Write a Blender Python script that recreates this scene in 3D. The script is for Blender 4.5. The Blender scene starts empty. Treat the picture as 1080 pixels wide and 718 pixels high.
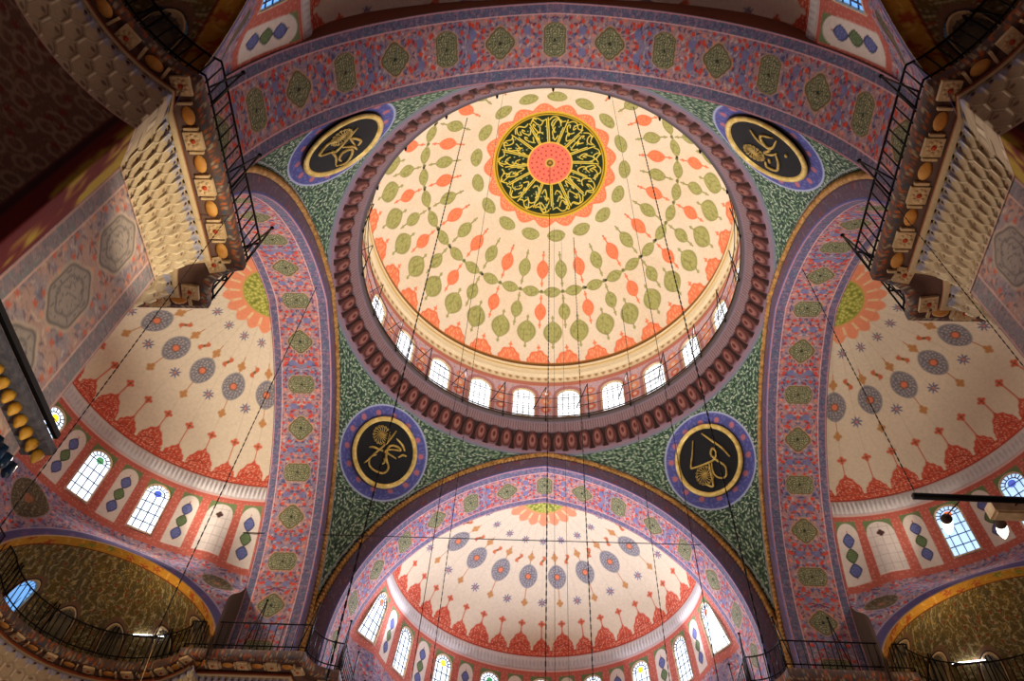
import bpy, math, random
import numpy as np
from mathutils import Vector
random.seed(4); RS = np.random.RandomState(7)
S, Z0 = 8.5, 1.6            # one plan unit = 8.5 m (half the span of a great arch); z is measured from eye height
PI = math.pi
scene = bpy.context.scene
COL = scene.collection

# ------------------------------------------------------------------ layout
E_, ZS, T_, RO = .1726, 1.9369, .0927, 1.1726      # arch: centre offset, springing, archivolt, outer radius
RI = RO - T_; Q = 1 - T_; BK = 1.27                # inner radius, soffit at springing, back edge of the arches
HC, RC = 3.094, .99                                # top of pendentives
RAIL_R, RAIL_Z = .886, 3.26
DZ, DR = 3.583, 1.005                              # dome sphere
SM_R, SM_Z, SM_H, SILL_Z, SILL_R = .77, 2.58, .47, 2.19, .80
CH_D, CH_A, CH_W = .64, math.radians(57), .42      # exedra chord
W3 = lambda P: np.asarray(P, float) * S + np.array([0, 0, Z0])

# ------------------------------------------------------------------ object helpers
def tag(o, label=None, cat=None, group=None, kind=None):
    if label: o['label'] = label
    if cat: o['category'] = cat
    if group: o['group'] = group
    if kind: o['kind'] = kind
    return o
def empty(name, loc=(0, 0, 0)):
    o = bpy.data.objects.new(name, None); COL.objects.link(o); o.location = loc; return o
def link(name, me, mat, parent=None):
    o = bpy.data.objects.new(name, me); COL.objects.link(o)
    if mat: me.materials.append(mat)
    if parent is not None:
        o.parent = parent; o.matrix_parent_inverse = parent.matrix_basis.inverted()
    return o
def rawmesh(name, V, F, C=None, smooth=True):
    me = bpy.data.meshes.new(name); V = np.asarray(V, np.float32); F = np.asarray(F, np.int32)
    me.vertices.add(len(V)); me.vertices.foreach_set('co', V.ravel())
    k = F.shape[1]
    me.loops.add(F.size); me.loops.foreach_set('vertex_index', F.ravel())
    me.polygons.add(len(F)); me.polygons.foreach_set('loop_start', np.arange(0, F.size, k, dtype=np.int32))
    me.polygons.foreach_set('loop_total', np.full(len(F), k, np.int32))
    me.polygons.foreach_set('use_smooth', np.full(len(F), smooth, bool))
    me.update(calc_edges=True); me.validate()
    if C is not None:
        ca = me.color_attributes.new('Col', 'FLOAT_COLOR', 'POINT')
        C = np.asarray(C, np.float32); C = np.where(C <= .04045, C / 12.92, ((np.maximum(C, 0) + .055) / 1.055) ** 2.4)
        ca.data.foreach_set('color', np.concatenate([C, np.ones((len(C), 1), np.float32)], 1).astype(np.float32).ravel())
    return me
def grid(name, P, C, mat, parent=None, keep=None, smooth=True, closed=False, flip=False):
    nu, nv = P.shape[:2]
    idx = np.arange(nu * nv).reshape(nu, nv)
    if closed: idx = np.concatenate([idx, idx[:1]], 0)
    F = np.stack([idx[:-1, :-1], idx[1:, :-1], idx[1:, 1:], idx[:-1, 1:]], -1).reshape(-1, 4)
    if flip: F = F[:, ::-1]
    if keep is not None: F = F[keep[:idx.shape[0] - 1, :nv - 1].ravel()]
    V = W3(P.reshape(-1, 3)); Cc = None if C is None else C.reshape(-1, 3)
    if keep is not None:
        used = np.unique(F); rm = np.full(len(V), -1); rm[used] = np.arange(len(used)); F = rm[F]; V = V[used]
        if Cc is not None: Cc = Cc[used]
    return link(name, rawmesh(name, V, F, Cc, smooth), mat, parent)
class MB:
    """collects shapes (plan units) into one mesh"""
    def __init__(s): s.v = []; s.f = []; s.n = 0
    def add(s, V, F):
        V = np.asarray(V, float); s.v.append(V); s.f += [tuple(int(i) + s.n for i in f) for f in F]; s.n += len(V)
    def tube(s, pts, r, k=6, closed=False):
        pts = np.asarray(pts, float); n = len(pts); r = np.broadcast_to(np.asarray(r, float), (n,))
        if closed: tg = np.roll(pts, -1, 0) - np.roll(pts, 1, 0)
        else: tg = np.gradient(pts, axis=0)
        tg /= np.linalg.norm(tg, axis=1)[:, None] + 1e-12
        ref = np.array([0, 0, 1.]) if abs(tg[:, 2]).mean() < .8 else np.array([1., .2, 0])
        a = np.cross(tg, ref); a /= np.linalg.norm(a, axis=1)[:, None] + 1e-12; b = np.cross(a, tg)
        th = np.arange(k) * 2 * PI / k
        V = (pts[:, None] + r[:, None, None] * (a[:, None] * np.cos(th)[None, :, None] + b[:, None] * np.sin(th)[None, :, None])).reshape(-1, 3)
        F = []
        m = n if closed else n - 1
        for i in range(m):
            j = (i + 1) % n
            for q in range(k): F.append((i * k + q, i * k + (q + 1) % k, j * k + (q + 1) % k, j * k + q))
        if not closed: F += [tuple(range(k))[::-1], tuple((n - 1) * k + q for q in range(k))]
        s.add(V, F)
    def box(s, c, ax, ay, az):
        c, ax, ay, az = [np.asarray(q, float) for q in (c, ax, ay, az)]
        V = [c + i * ax + j * ay + k * az for i in (-1, 1) for j in (-1, 1) for k in (-1, 1)]
        s.add(V, [(0, 1, 3, 2), (4, 6, 7, 5), (0, 4, 5, 1), (2, 3, 7, 6), (0, 2, 6, 4), (1, 5, 7, 3)])
    def lathe(s, c, ax, prof, k=16):
        c = np.asarray(c, float); ax = np.asarray(ax, float); ax = ax / np.linalg.norm(ax)
        u = np.cross(ax, [0, 0, 1.]) if abs(ax[2]) < .9 else np.array([1., 0, 0]); u = u / np.linalg.norm(u); w = np.cross(ax, u)
        V = []; F = []
        for r, h in prof:
            for q in range(k): t = 2 * PI * q / k; V.append(c + ax * h + r * (u * math.cos(t) + w * math.sin(t)))
        for i in range(len(prof) - 1):
            for q in range(k): F.append((i * k + q, i * k + (q + 1) % k, (i + 1) * k + (q + 1) % k, (i + 1) * k + q))
        F += [tuple(range(k))[::-1], tuple((len(prof) - 1) * k + q for q in range(k))]
        s.add(V, F)
    def build(s, name, mat, parent=None, smooth=True):
        me = bpy.data.meshes.new(name); V = W3(np.concatenate(s.v)); me.from_pydata(V.tolist(), [], s.f); me.update()
        if smooth: me.polygons.foreach_set('use_smooth', np.full(len(me.polygons), True))
        return link(name, me, mat, parent)

# ------------------------------------------------------------------ materials
def newmat(name):
    m = bpy.data.materials.new(name); m.use_nodes = True; nt = m.node_tree; return m, nt, nt.nodes['Principled BSDF']
def painted(name, rough=.8, bump=.25, scale=9):
    m, nt, b = newmat(name); N = nt.nodes
    a = N.new('ShaderNodeAttribute'); a.attribute_name = 'Col'
    tc = N.new('ShaderNodeTexCoord'); ns = N.new('ShaderNodeTexNoise'); ns.inputs['Scale'].default_value = scale; ns.inputs['Detail'].default_value = 6
    nt.links.new(tc.outputs['Object'], ns.inputs['Vector'])
    mr = N.new('ShaderNodeMapRange'); mr.inputs[1].default_value = .3; mr.inputs[2].default_value = .7; mr.inputs[3].default_value = .93; mr.inputs[4].default_value = 1.05
    nt.links.new(ns.outputs['Fac'], mr.inputs[0])
    mx = N.new('ShaderNodeVectorMath'); mx.operation = 'SCALE'; nt.links.new(a.outputs['Color'], mx.inputs[0]); nt.links.new(mr.outputs[0], mx.inputs['Scale'])
    nt.links.new(mx.outputs[0], b.inputs['Base Color']); b.inputs['Roughness'].default_value = rough
    b.inputs['Specular IOR Level'].default_value = .25
    bp = N.new('ShaderNodeBump'); bp.inputs['Strength'].default_value = bump; bp.inputs['Distance'].default_value = .02
    nt.links.new(ns.outputs['Fac'], bp.inputs['Height']); nt.links.new(bp.outputs[0], b.inputs['Normal'])
    return m
def lin(c): return tuple((x / 12.92 if x <= .04045 else ((x + .055) / 1.055) ** 2.4) for x in c) + (1,)
def plain(name, c, rough=.6, metal=0, c2=None, scale=5, bump=.2):
    m, nt, b = newmat(name); N = nt.nodes
    tc = N.new('ShaderNodeTexCoord'); ns = N.new('ShaderNodeTexNoise'); ns.inputs['Scale'].default_value = scale; ns.inputs['Detail'].default_value = 5
    nt.links.new(tc.outputs['Object'], ns.inputs['Vector']); cr = N.new('ShaderNodeValToRGB')
    cr.color_ramp.elements[0].position = .35; cr.color_ramp.elements[1].position = .65
    cr.color_ramp.elements[0].color = lin(c); cr.color_ramp.elements[1].color = lin(c2 or tuple(min(1, x * 1.2) for x in c))
    nt.links.new(ns.outputs['Fac'], cr.inputs[0]); nt.links.new(cr.outputs[0], b.inputs['Base Color'])
    b.inputs['Roughness'].default_value = rough; b.inputs['Metallic'].default_value = metal
    bp = N.new('ShaderNodeBump'); bp.inputs['Strength'].default_value = bump; bp.inputs['Distance'].default_value = .02
    nt.links.new(ns.outputs['Fac'], bp.inputs['Height']); nt.links.new(bp.outputs[0], b.inputs['Normal'])
    return m
def glow(name, c, strength, lead=None):
    m, nt, b = newmat(name); N = nt.nodes
    b.inputs['Base Color'].default_value = lin(c); b.inputs['Roughness'].default_value = .2
    b.inputs['Emission Color'].default_value = lin(c); b.inputs['Emission Strength'].default_value = strength
    if lead:
        tc = N.new('ShaderNodeTexCoord'); ns = N.new('ShaderNodeTexNoise'); ns.inputs['Scale'].default_value = lead
        nt.links.new(tc.outputs['Object'], ns.inputs['Vector'])
        mr = N.new('ShaderNodeMapRange'); mr.inputs[3].default_value = strength * .55; mr.inputs[4].default_value = strength * 1.45
        nt.links.new(ns.outputs['Fac'], mr.inputs[0]); nt.links.new(mr.outputs[0], b.inputs['Emission Strength'])
    return m
M_PAINT = painted('painted_plaster'); M_MUQ = painted('carved_plaster', .75, .35, 14); M_CARV = painted('carved_painted_stone', .7, .4, 16)
M_IRON = plain('black_iron', (.045, .04, .05), .5, .6); M_GOLD = plain('gilded_moulding', (.55, .38, .16), .45, .35, (.78, .58, .30))
M_GILT = plain('gilt_frame', (.80, .66, .30), .4, .3, (.93, .82, .50)); M_LETTER = plain('gold_leaf_lettering', (.62, .50, .22), .4, .3, (.80, .68, .36))
M_BOARD = plain('black_board', (.02, .022, .03), .9, 0, (.05, .055, .08)); M_CREAM = plain('cream_stone', (.80, .68, .50), .7, 0, (.90, .79, .62))
M_RED = plain('red_paint', (.70, .25, .12), .7); M_AMBER = plain('amber_boss', (.80, .52, .20), .6, 0, (.88, .66, .34))
M_BROWN = plain('dark_brown_stone', (.20, .13, .11), .75, 0, (.30, .20, .16)); M_LEAD = plain('lead_came', (.30, .32, .38), .6, .1)
M_DAY = glow('daylight_glass', (.95, .97, 1.0), 1.4, .6); M_SIDE = glow('bright_daylight_glass', (.86, .92, 1.0), 1.9, .6)
M_DIM = plain('dim_plaster_panel', (.42, .38, .30), .8); M_BULB = glow('lit_bulb', (1, .96, .88), 3); M_TUBE = glow('lit_tube', (.95, .97, 1), 9)
M_SKYG = glow('blue_daylight_glass', (.45, .68, .95), 1.0, 1.2)
M_GRN = glow('green_stained_glass', (.25, .55, .35), 1.0); M_YEL = glow('yellow_stained_glass', (.95, .85, .15), 2.0); M_ORG = glow('orange_stained_glass', (.85, .40, .20), 1.2); M_BLU = glow('blue_stained_glass', (.25, .35, .75), 1.0)
M_WIRE = plain('dark_cable', (.10, .085, .08), .6, .3)

# ------------------------------------------------------------------ pattern helpers (numpy)
def rgb(*c): return np.array(c, float) / 255
def h2(i, j, s=0):
    n = np.sin(i * 127.1 + j * 311.7 + s * 74.7) * 43758.5453; return n - np.floor(n)
def vnoise(u, v, s=0):
    i, j = np.floor(u), np.floor(v); a, b = u - i, v - j; a = a * a * (3 - 2 * a); b = b * b * (3 - 2 * b)
    return (h2(i, j, s) * (1 - a) + h2(i + 1, j, s) * a) * (1 - b) + (h2(i, j + 1, s) * (1 - a) + h2(i + 1, j + 1, s) * a) * b
def fbm(u, v, s=0): return .5 * vnoise(u, v, s) + .3 * vnoise(2.1 * u, 2.1 * v, s + 1) + .2 * vnoise(4.3 * u, 4.3 * v, s + 2)
def vor(u, v, s=0, jit=.8):
    i, j = np.floor(u), np.floor(v); f1 = np.full(u.shape, 9.); f2 = f1.copy(); idv = np.zeros(u.shape); ax = np.zeros(u.shape); ay = ax.copy()
    for a in (-1, 0, 1):
        for b in (-1, 0, 1):
            ci, cj = i + a, j + b; px = ci + .5 + jit * (h2(ci, cj, s) - .5); py = cj + .5 + jit * (h2(ci, cj, s + 5) - .5)
            dx, dy = u - px, v - py; d = np.hypot(dx, dy); m = d < f1
            f2 = np.where(m, f1, np.minimum(f2, d)); idv = np.where(m, h2(ci, cj, s + 9), idv); ax = np.where(m, dx, ax); ay = np.where(m, dy, ay); f1 = np.where(m, d, f1)
    return f1, f2, idv, ax, ay
def sm(x, w): return np.clip(.5 - x / w, 0, 1)          # 1 inside (x<0)
def put(C, m, col, a=1.0):
    m = np.clip(m, 0, 1)[..., None] * a; C[...] = C * (1 - m) + np.asarray(col) * m
def per(x, p, ph=0): return (x - ph + p / 2) % p - p / 2
def leaf(a, b, w, h, p=.8): return np.abs(a) / np.maximum(w * np.maximum(1 - (b / h) ** 2, 0) ** p, 1e-5) - 1 + 9 * (np.abs(b) > h)
def scroll(u, v, k, s=0, th=.18):
    """curling vine lines"""
    n = fbm(u * k * .45, v * k * .45, s) * 7; q = np.abs(np.sin(k * u * 1.3 + 1.7 * np.sin(k * v * 1.1 + n))); return sm(q - th, .12)
def leaves(u, v, k, s=0):
    f1, f2, i, ax, ay = vor(u * k, v * k, s); t = i * 2 * PI; x = ax * np.cos(t) + ay * np.sin(t); y = -ax * np.sin(t) + ay * np.cos(t)
    return sm(np.hypot(x / .46, (y - .5 * x * x) / .16) - 1, .3), i
def blossoms(u, v, k, s=0, r=.33):
    f1, f2, i, ax, ay = vor(u * k, v * k, s, .6); an = np.arctan2(ay, ax); return sm(f1 - r * (.75 + .25 * np.cos(5 * an + 6 * i)), .08), i

CREAM = rgb(230, 213, 188); ORNG = rgb(236, 128, 88); GRN = rgb(160, 158, 96); DKG = rgb(110, 105, 50)
LAV = rgb(164, 143, 172); BLU = rgb(98, 104, 158); RED = rgb(208, 72, 52); PNK = rgb(222, 134, 120)
def field(u, v, seed=0, warm=0.):
    """arabesque field of the arch soffits, u along, v across"""
    C = np.empty(u.shape + (3,)); C[...] = rgb(168, 136, 142) * (1 - warm) + rgb(192, 136, 124) * warm
    put(C, sm(fbm(u * 22, v * 22, seed) - .47, .1), rgb(126, 124, 156), .75)
    put(C, scroll(u, v, 62, seed, .2), rgb(212, 180, 172), .5); put(C, scroll(u + 3, v, 75, seed + 2, .14), rgb(92, 66, 84), .55)
    b, i = blossoms(u, v, 26, seed, .32); put(C, b * (i < .5), rgb(92, 98, 140), .8)
    b, i = blossoms(u + .4, v + .7, 34, seed + 3, .30); put(C, b * (i < .5), rgb(206, 62, 42)); put(C, b * (i > .82), rgb(228, 136, 112))
    l, i = leaves(u, v, 50, seed + 5); put(C, l * (i < .5), rgb(72, 62, 96), .8); put(C, l * (i > .8), rgb(226, 204, 192), .6)
    return C
def border(u, v, seed=0):
    C = np.empty(u.shape + (3,)); C[...] = rgb(104, 98, 126)
    b, i = blossoms(u, v, 40, seed, .36); put(C, b * (i < .5), rgb(162, 116, 132), .7); put(C, b * (i > .72), rgb(84, 110, 128), .8)
    put(C, scroll(u, v, 80, seed, .2), rgb(170, 160, 164), .5); put(C, scroll(u + 2, v, 90, seed + 1, .14), rgb(54, 50, 74), .6); return C
def slate(C, a, b, w, h):
    d = np.hypot(a / w, b / h) * (1 + .05 * np.cos(np.arctan2(b / h, a / w) * 6)); put(C, sm(d - 1.12, .08), rgb(196, 176, 160), .8); put(C, sm(d - 1, .07), rgb(60, 60, 74)); put(C, sm(d - .92, .07), rgb(146, 136, 138))
    put(C, sm(d - .86, .1) * scroll(a, b, 95, 4, .3), rgb(72, 72, 88), .9); put(C, sm(np.abs(d - .62) - .04, .05), rgb(70, 70, 86), .8)
def greenmed(C, a, b, w, h, kind, k=110):
    """olive medallion, a across, b along"""
    if kind: d = np.maximum(np.abs(a) / w, np.abs(b) / h); d = np.where(np.abs(a) > .72 * w, np.hypot((np.abs(a) - .55 * w) / (.45 * w), b / h), np.abs(b) / h * 1.0 + .12 * (np.abs(a) / w) ** 4)
    else: d = (np.abs(a / w) ** 1.25 + np.abs(b / h) ** 1.25) ** (1 / 1.25)
    sc = .5 + .5 * np.cos(np.arctan2(b, a) * 12); d = d * (1 + .05 * sc)
    put(C, sm(d - 1.12, .08), rgb(196, 160, 120), .8); put(C, sm(d - 1, .08), rgb(92, 74, 48)); put(C, sm(d - .9, .08), rgb(146, 142, 104))
    f1, f2, i, _, _ = vor(a * k, b * k, 3); m = sm(d - .84, .1)
    put(C, m * sm(f2 - f1 - .22, .12), rgb(66, 74, 54), .9); put(C, m * sm(f1 - .2, .1) * (i > .6), rgb(214, 206, 160), .9)
    put(C, sm(np.hypot(a / w, b / h) - .1, .06), rgb(36, 40, 30))
def rag(C, d, cols):                                          # nested rings
    for r, c in cols: put(C, sm(d - r, .05), c)
def dist_poly(x, y, pts):
    d = np.full(x.shape, 9.)
    for (x0, y0), (x1, y1) in zip(pts[:-1], pts[1:]):
        ex, ey = x1 - x0, y1 - y0; t = np.clip(((x - x0) * ex + (y - y0) * ey) / (ex * ex + ey * ey + 1e-12), 0, 1)
        d = np.minimum(d, np.hypot(x - x0 - t * ex, y - y0 - t * ey))
    return d
def smoothpts(p, n=8):
    p = [np.array(q, float) for q in p]; P = [2 * p[0] - p[1]] + p + [2 * p[-1] - p[-2]]; out = []
    for i in range(1, len(P) - 2):
        for k in range(n):
            t = k / n; a, b, c, d = P[i - 1:i + 3]; out.append(.5 * (2 * b + (c - a) * t + (2 * a - 5 * b + 4 * c - d) * t * t + (3 * b - a - 3 * c + d) * t ** 3))
    out.append(p[-1]); return out

# ================================================================== central dome
def dome():
    nu, nv = 1440, 400
    th = np.linspace(0, 2 * PI, nu, endpoint=False)[:, None] + 0 * np.zeros(nv); po = np.radians(np.concatenate([np.linspace(.05, 20.5, 120), np.linspace(20.7, 75.7, nv - 120)]))[None] + np.zeros((nu, 1))
    P = np.stack([DR * np.sin(po) * np.sin(th), DR * np.sin(po) * np.cos(th), DZ + DR * np.cos(po)], -1)
    T, B = np.degrees(th), np.degrees(po); K = DR * PI / 180
    C = np.empty(T.shape + (3,)); C[...] = CREAM
    X, Y = P[..., 0], P[..., 1]
    put(C, sm(fbm(X * 5, Y * 5, 2) - .42, .3), rgb(222, 196, 160), .35)
    st = 360 / 17.
    def A(ph, p): return per(T, p, ph) * K * np.sin(po)
    tex = vnoise(T * 2.2, B * 2.2, 4); tex2 = vor(X * 70, Y * 70, 5)[0]
    def motif(a, b, w, h, col, tail=0, dots=0, p=.8, dark=None):
        if tail:
            put(C, sm(np.abs(a) - .0032, .004) * (np.abs(b) < tail), dark if dark is not None else col, .9)
            put(C, sm(np.abs(a) + np.abs(np.abs(b) - (h + tail) * .52) * .6 - .0105, .004), col, .9)
        d = leaf(a, b, w, h, p); put(C, sm(d + .0, .16), col)
        put(C, sm(np.abs(d + .1) - .07, .08) * (np.abs(b) < h), dark if dark is not None else col * .8, .35)
        put(C, sm(d + .3, .1) * sm(tex2 - .33, .15), np.minimum(col * 1.15, 1), .5); put(C, sm(d + .3, .1) * sm(.62 - tex2, .1), dark if dark is not None else col * .85, .35)
        if dots: 
            for e in (-1, 1): put(C, sm(np.hypot(a, b - e * dots) - .008, .003), col * .85)
    OD = rgb(206, 100, 60)
    # rim palmettes
    a = A(-3, st / 2); b = (B - 75.7) * K
    d = np.maximum(np.abs(a) / .074, 0) ** 2.2 + (np.maximum(-b, 0) / .112) ** 1.7 + .08 * np.cos(np.arctan2(-b, a) * 11)
    put(C, sm(d - 1, .12), ORNG); put(C, sm(d - .86, .1) * sm(tex2 - .3, .15), rgb(246, 164, 120)); put(C, sm(np.abs(d - .86) - .05, .05), OD, .5)
    put(C, sm(np.abs(a) - .0035, .003) * (b < -.1) * (b > -.155), ORNG); put(C, sm(np.abs(a) + np.abs(b + .132) - .014, .004), ORNG)
    put(C, sm(-.022 - b, .004), ORNG)
    motif(A(2.4, st / 2), (B - 62) * K, .058, .080, GRN, tail=.115, dark=DKG)
    motif(A(-3, st), (B - 54) * K, .036, .060, ORNG, tail=.112, dark=OD); motif(A(7.6, st), (B - 54) * K, .036, .060, GRN, tail=.112, dark=DKG)
    # garland of leaves lying along the circle
    aa = A(2.4, st / 2); bb = (B - 46.3) * K
    motif(bb - .004, aa, .034, .056, GRN, tail=.064, dark=DKG); put(C, sm(np.hypot(per(T, st / 2, -3) * K * np.sin(po), bb) - .010, .003), rgb(112, 112, 66))
    motif(A(-3, st), (B - 38.3) * K, .037, .062, ORNG, tail=.112, dark=OD); motif(A(7.6, st), (B - 38.3) * K, .037, .062, GRN, tail=.112, dark=DKG)
    motif((B - 26.2) * K, A(6.3, st), .037, .058, GRN, tail=0, dark=DKG, p=.6)
    for g in (32,): put(C, sm(np.hypot(A(-3, st), (B - g) * K) - .006, .003), rgb(190, 130, 90))
    # centre medallion
    d = B - 20.4 - 2.3 * np.abs(np.cos(np.radians((T + 4.3) * 17 / 2))) ** 1.2
    put(C, sm(d - .6, .4), ORNG); put(C, sm(d + .1, .3) * sm(tex2 - .3, .1), rgb(246, 166, 124))
    put(C, sm(B - 19.9, .3), rgb(212, 178, 44)); put(C, sm(np.abs(B - 19.0) - .22, .2), rgb(120, 92, 20)); put(C, sm(B - 18.4, .3), rgb(30, 42, 20))
    m = B < 18.4; x = (B * np.sin(th))[m] / 19.; y = (B * np.cos(th))[m] / 19.
    G = np.full(x.shape, 9.); r = random.Random(11); r_, t_ = np.hypot(x, y), np.degrees(np.arctan2(x, y))
    for k in range(16):
        t0 = 360 / 16 * k + 4
        for e in (-1, 1):
            u = math.radians(t0 + e * 1.0); r1 = r.uniform(.72, .93)
            G = np.minimum(G, dist_poly(x, y, [((.40) * math.sin(u + .02 * e), .40 * math.cos(u + .02 * e)), (r1 * math.sin(u), r1 * math.cos(u))]))
        for q in range(3):
            R0 = (.58, .74, .86)[q] + r.uniform(-.03, .03); w = r.uniform(7, 13); tt = t0 + r.uniform(6, 16); hk = r.choice((-1, 1)); cv = r.uniform(.05, .12)
            pts = [(R0 + cv * math.sin(PI * j / 4) * hk, tt + w * (j / 4 - .5)) for j in range(5)] + [(R0 - hk * .06, tt + w * .62), (R0 - hk * .10, tt + w * .42), (R0 - hk * .05, tt + w * .28)]
            pts = smoothpts([(a_ * math.sin(math.radians(b_)), a_ * math.cos(math.radians(b_))) for a_, b_ in pts], 4); G = np.minimum(G, dist_poly(x, y, pts))
        pts = smoothpts([((.90 - .05 * math.sin(s_ * .35)) * math.sin(math.radians(t0 + s_)), (.90 - .05 * math.sin(s_ * .35)) * math.cos(math.radians(t0 + s_))) for s_ in (1, 6, 11, 16, 20)], 4)
        G = np.minimum(G, dist_poly(x, y, pts))
        for q in range(2):
            R0 = r.uniform(.48, .8); u = math.radians(t0 + r.uniform(4, 18)); G = np.minimum(G, np.hypot(x - R0 * math.sin(u), y - R0 * math.cos(u)) + .003)
    Cm = C[m]; put(Cm, sm(G - .0105, .010), rgb(224, 200, 78)); C[m] = Cm
    sp = vor(X * 26, Y * 26, 8, .7)[0]; put(C, (B < 17) * (B > 8.5) * sm(sp - .13, .08), rgb(160, 190, 150), .8)
    put(C, sm(B - 7.9, .2), rgb(240, 190, 70)); put(C, sm(B - 7.4, .2), rgb(240, 118, 96))
    for rr, n_ in ((6.3, 22), (4.6, 16), (3.0, 10)):
        put(C, sm(np.hypot(per(T, 360 / n_, rr * 9) * np.radians(1) * rr, B - rr) - .33, .2), rgb(190, 60, 60)); 
    put(C, sm(B - 1.7, .15), rgb(210, 180, 90)); put(C, sm(B - 1.1, .15), rgb(110, 76, 30)); put(C, sm(B - .5, .15), rgb(190, 150, 60))
    # gilt line at the foot
    put(C, sm(74.6 - B, .2), rgb(150, 104, 44)); put(C, sm(75.2 - B, .15), rgb(112, 74, 30))
    for k_ in range(34):
        if h2(k_, 3., 1) < .6: put(C, sm(np.hypot(per(T, 360, -3 + k_ * st / 2 + .8) * K * np.sin(po), (B - 46.5) * K) - .0085, .003), rgb(50, 44, 40))
    o = grid('ceiling', P, C, M_PAINT, closed=True); tag(o, 'cream central dome painted with orange and green drops round a calligraphy medallion', kind='structure')
    # plaster cornice between the dome and its windows
    prof = [(.974, 3.832), (.966, 3.826), (.966, 3.812), (.958, 3.806), (.958, 3.786), (.964, 3.778), (.964, 3.742), (.956, 3.734), (.956, 3.716), (.966, 3.705), (.968, 3.66)]
    th = np.linspace(0, 2 * PI, 720, endpoint=False); pr = []
    for (a, b), (c, d_) in zip(prof[:-1], prof[1:]):
        for k in range(4): pr.append((a + (c - a) * k / 4, b + (d_ - b) * k / 4))
    pr.append(prof[-1]); pr = np.array(pr)
    P = np.stack([pr[None, :, 0] * np.sin(th)[:, None], pr[None, :, 0] * np.cos(th)[:, None], pr[None, :, 1] + 0 * th[:, None]], -1)
    C = np.empty(P.shape); C[...] = rgb(236, 221, 186); Z = P[..., 2]; T = np.degrees(th)[:, None] + 0 * Z
    put(C, sm(3.816 - Z, .004), rgb(128, 84, 38)); put(C, sm(np.abs(Z - 3.782) - .004, .004), rgb(196, 160, 96)); put(C, sm(Z - 3.716, .004), rgb(226, 206, 168))
    put(C, sm(np.hypot(per(T, 2.5, 0) * .017, Z - 3.69) - .010, .004), rgb(150, 110, 66)); put(C, sm(Z - 3.668, .004), rgb(190, 160, 120))
    tag(grid('trim_1', P, C, M_PAINT, closed=True), 'stepped cream plaster cornice between the dome painting and the window drum', kind='structure')
dome()

def arched(hw, z0, z1, n=12):
    """outline (offset, z) of a round-headed opening"""
    zc = z1 - hw * .95; t = np.linspace(0, PI, n)
    return [(hw, z0)] + [(hw * math.cos(a), zc + (z1 - zc) * math.sin(a)) for a in t] + [(-hw, z0)]
WN = [0]
def window(cx, cy, R, ang, z0, z1, hw, glass, label, dot=None, mapf=None, depth=.010, group=None, style='grid', lw=.0014):
    """round-headed window in a cylindrical wall. mapf(theta, z, dr) -> point"""
    WN[0] += 1
    if mapf is None: mapf = lambda t, z, d: (cx + (R + d) * math.sin(t), cy + (R + d) * math.cos(t), z)
    r = R; out = arched(hw, z0, z1); c = mapf(ang, z0, 0)
    e = empty('window_%d' % WN[0], W3(c).tolist()); tag(e, label, None, group, 'structure')
    f = MB(); V = []; n = len(out)
    for (o, z) in out:
        s = (1.10 if o else 1); V.append(mapf(ang + o * 1.07 / r, z + (.004 if z > z0 + .05 else -.004), -.003)); V.append(mapf(ang + o / r, z, -.004)); V.append(mapf(ang + o * .97 / r, z, depth))
    F = []
    for i in range(n - 1):
        for k in (0, 1): F.append((3 * i + k, 3 * i + k + 1, 3 * i + k + 4, 3 * i + k + 3))
    for k in (0, 1): F.append((3 * (n - 1) + k, 3 * (n - 1) + k + 1, k + 1, k))
    f.add(V, F); f.build('window_frame', M_CREAM, e, False)
    g = MB(); V = [mapf(ang + o / r, z, depth) for o, z in out]; g.add(V, [tuple(range(n))]); g.build('pane', glass, e, False)
    l = MB(); ww = lw
    zc = z1 - hw * .95
    def seg(a, b): l.tube([mapf(ang + a[0] / r, a[1], depth - .003), mapf(ang + b[0] / r, b[1], depth - .003)], ww, 4)
    if style == 'grid':
        ir = .62
        nn = max(2, int((z1 - z0) / .045))
        for i in range(1, nn):
            z = z0 + (zc - z0) * i / (nn - 1) ; seg((-hw, z), (hw, z))
        for x in (-ir * hw, 0, ir * hw) if z1 - z0 > .2 else (-.5 * hw, .5 * hw): seg((x, z0), (x, zc))
        t = np.linspace(0, PI, 9); pts = [(ir * hw * math.cos(a), zc + ir * (z1 - zc) * math.sin(a)) for a in t]
        for a, b in zip(pts[:-1], pts[1:]): seg(a, b)
        for a in t[1:-1]: seg((ir * hw * math.cos(a), zc + ir * (z1 - zc) * math.sin(a)), (hw * math.cos(a), zc + (z1 - zc) * math.sin(a)))
    else:
        for i in range(1, 6):
            z = z0 + (z1 - z0) * i / 6; x = hw * (1 if z < zc else math.sqrt(max(0, 1 - ((z - zc) / (z1 - zc)) ** 2))); seg((-x, z), (x, z))
        for x in (-.5 * hw, 0, .5 * hw): seg((x, z0), (x, zc + .8 * (z1 - zc)))
    l.build('lead_grid', M_LEAD, e, False)
    if dot:
        d = MB(); zc2 = zc + .1 * hw; V = [mapf(ang + .34 * hw * math.cos(a) / r, zc2 + .34 * hw * math.sin(a), depth - .005) for a in np.linspace(0, 2 * PI, 12, endpoint=False)]
        d.add(V, [tuple(range(12))]); tag(d.build('stained_pane', dot[0], e, False), dot[1])
    return e

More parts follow.
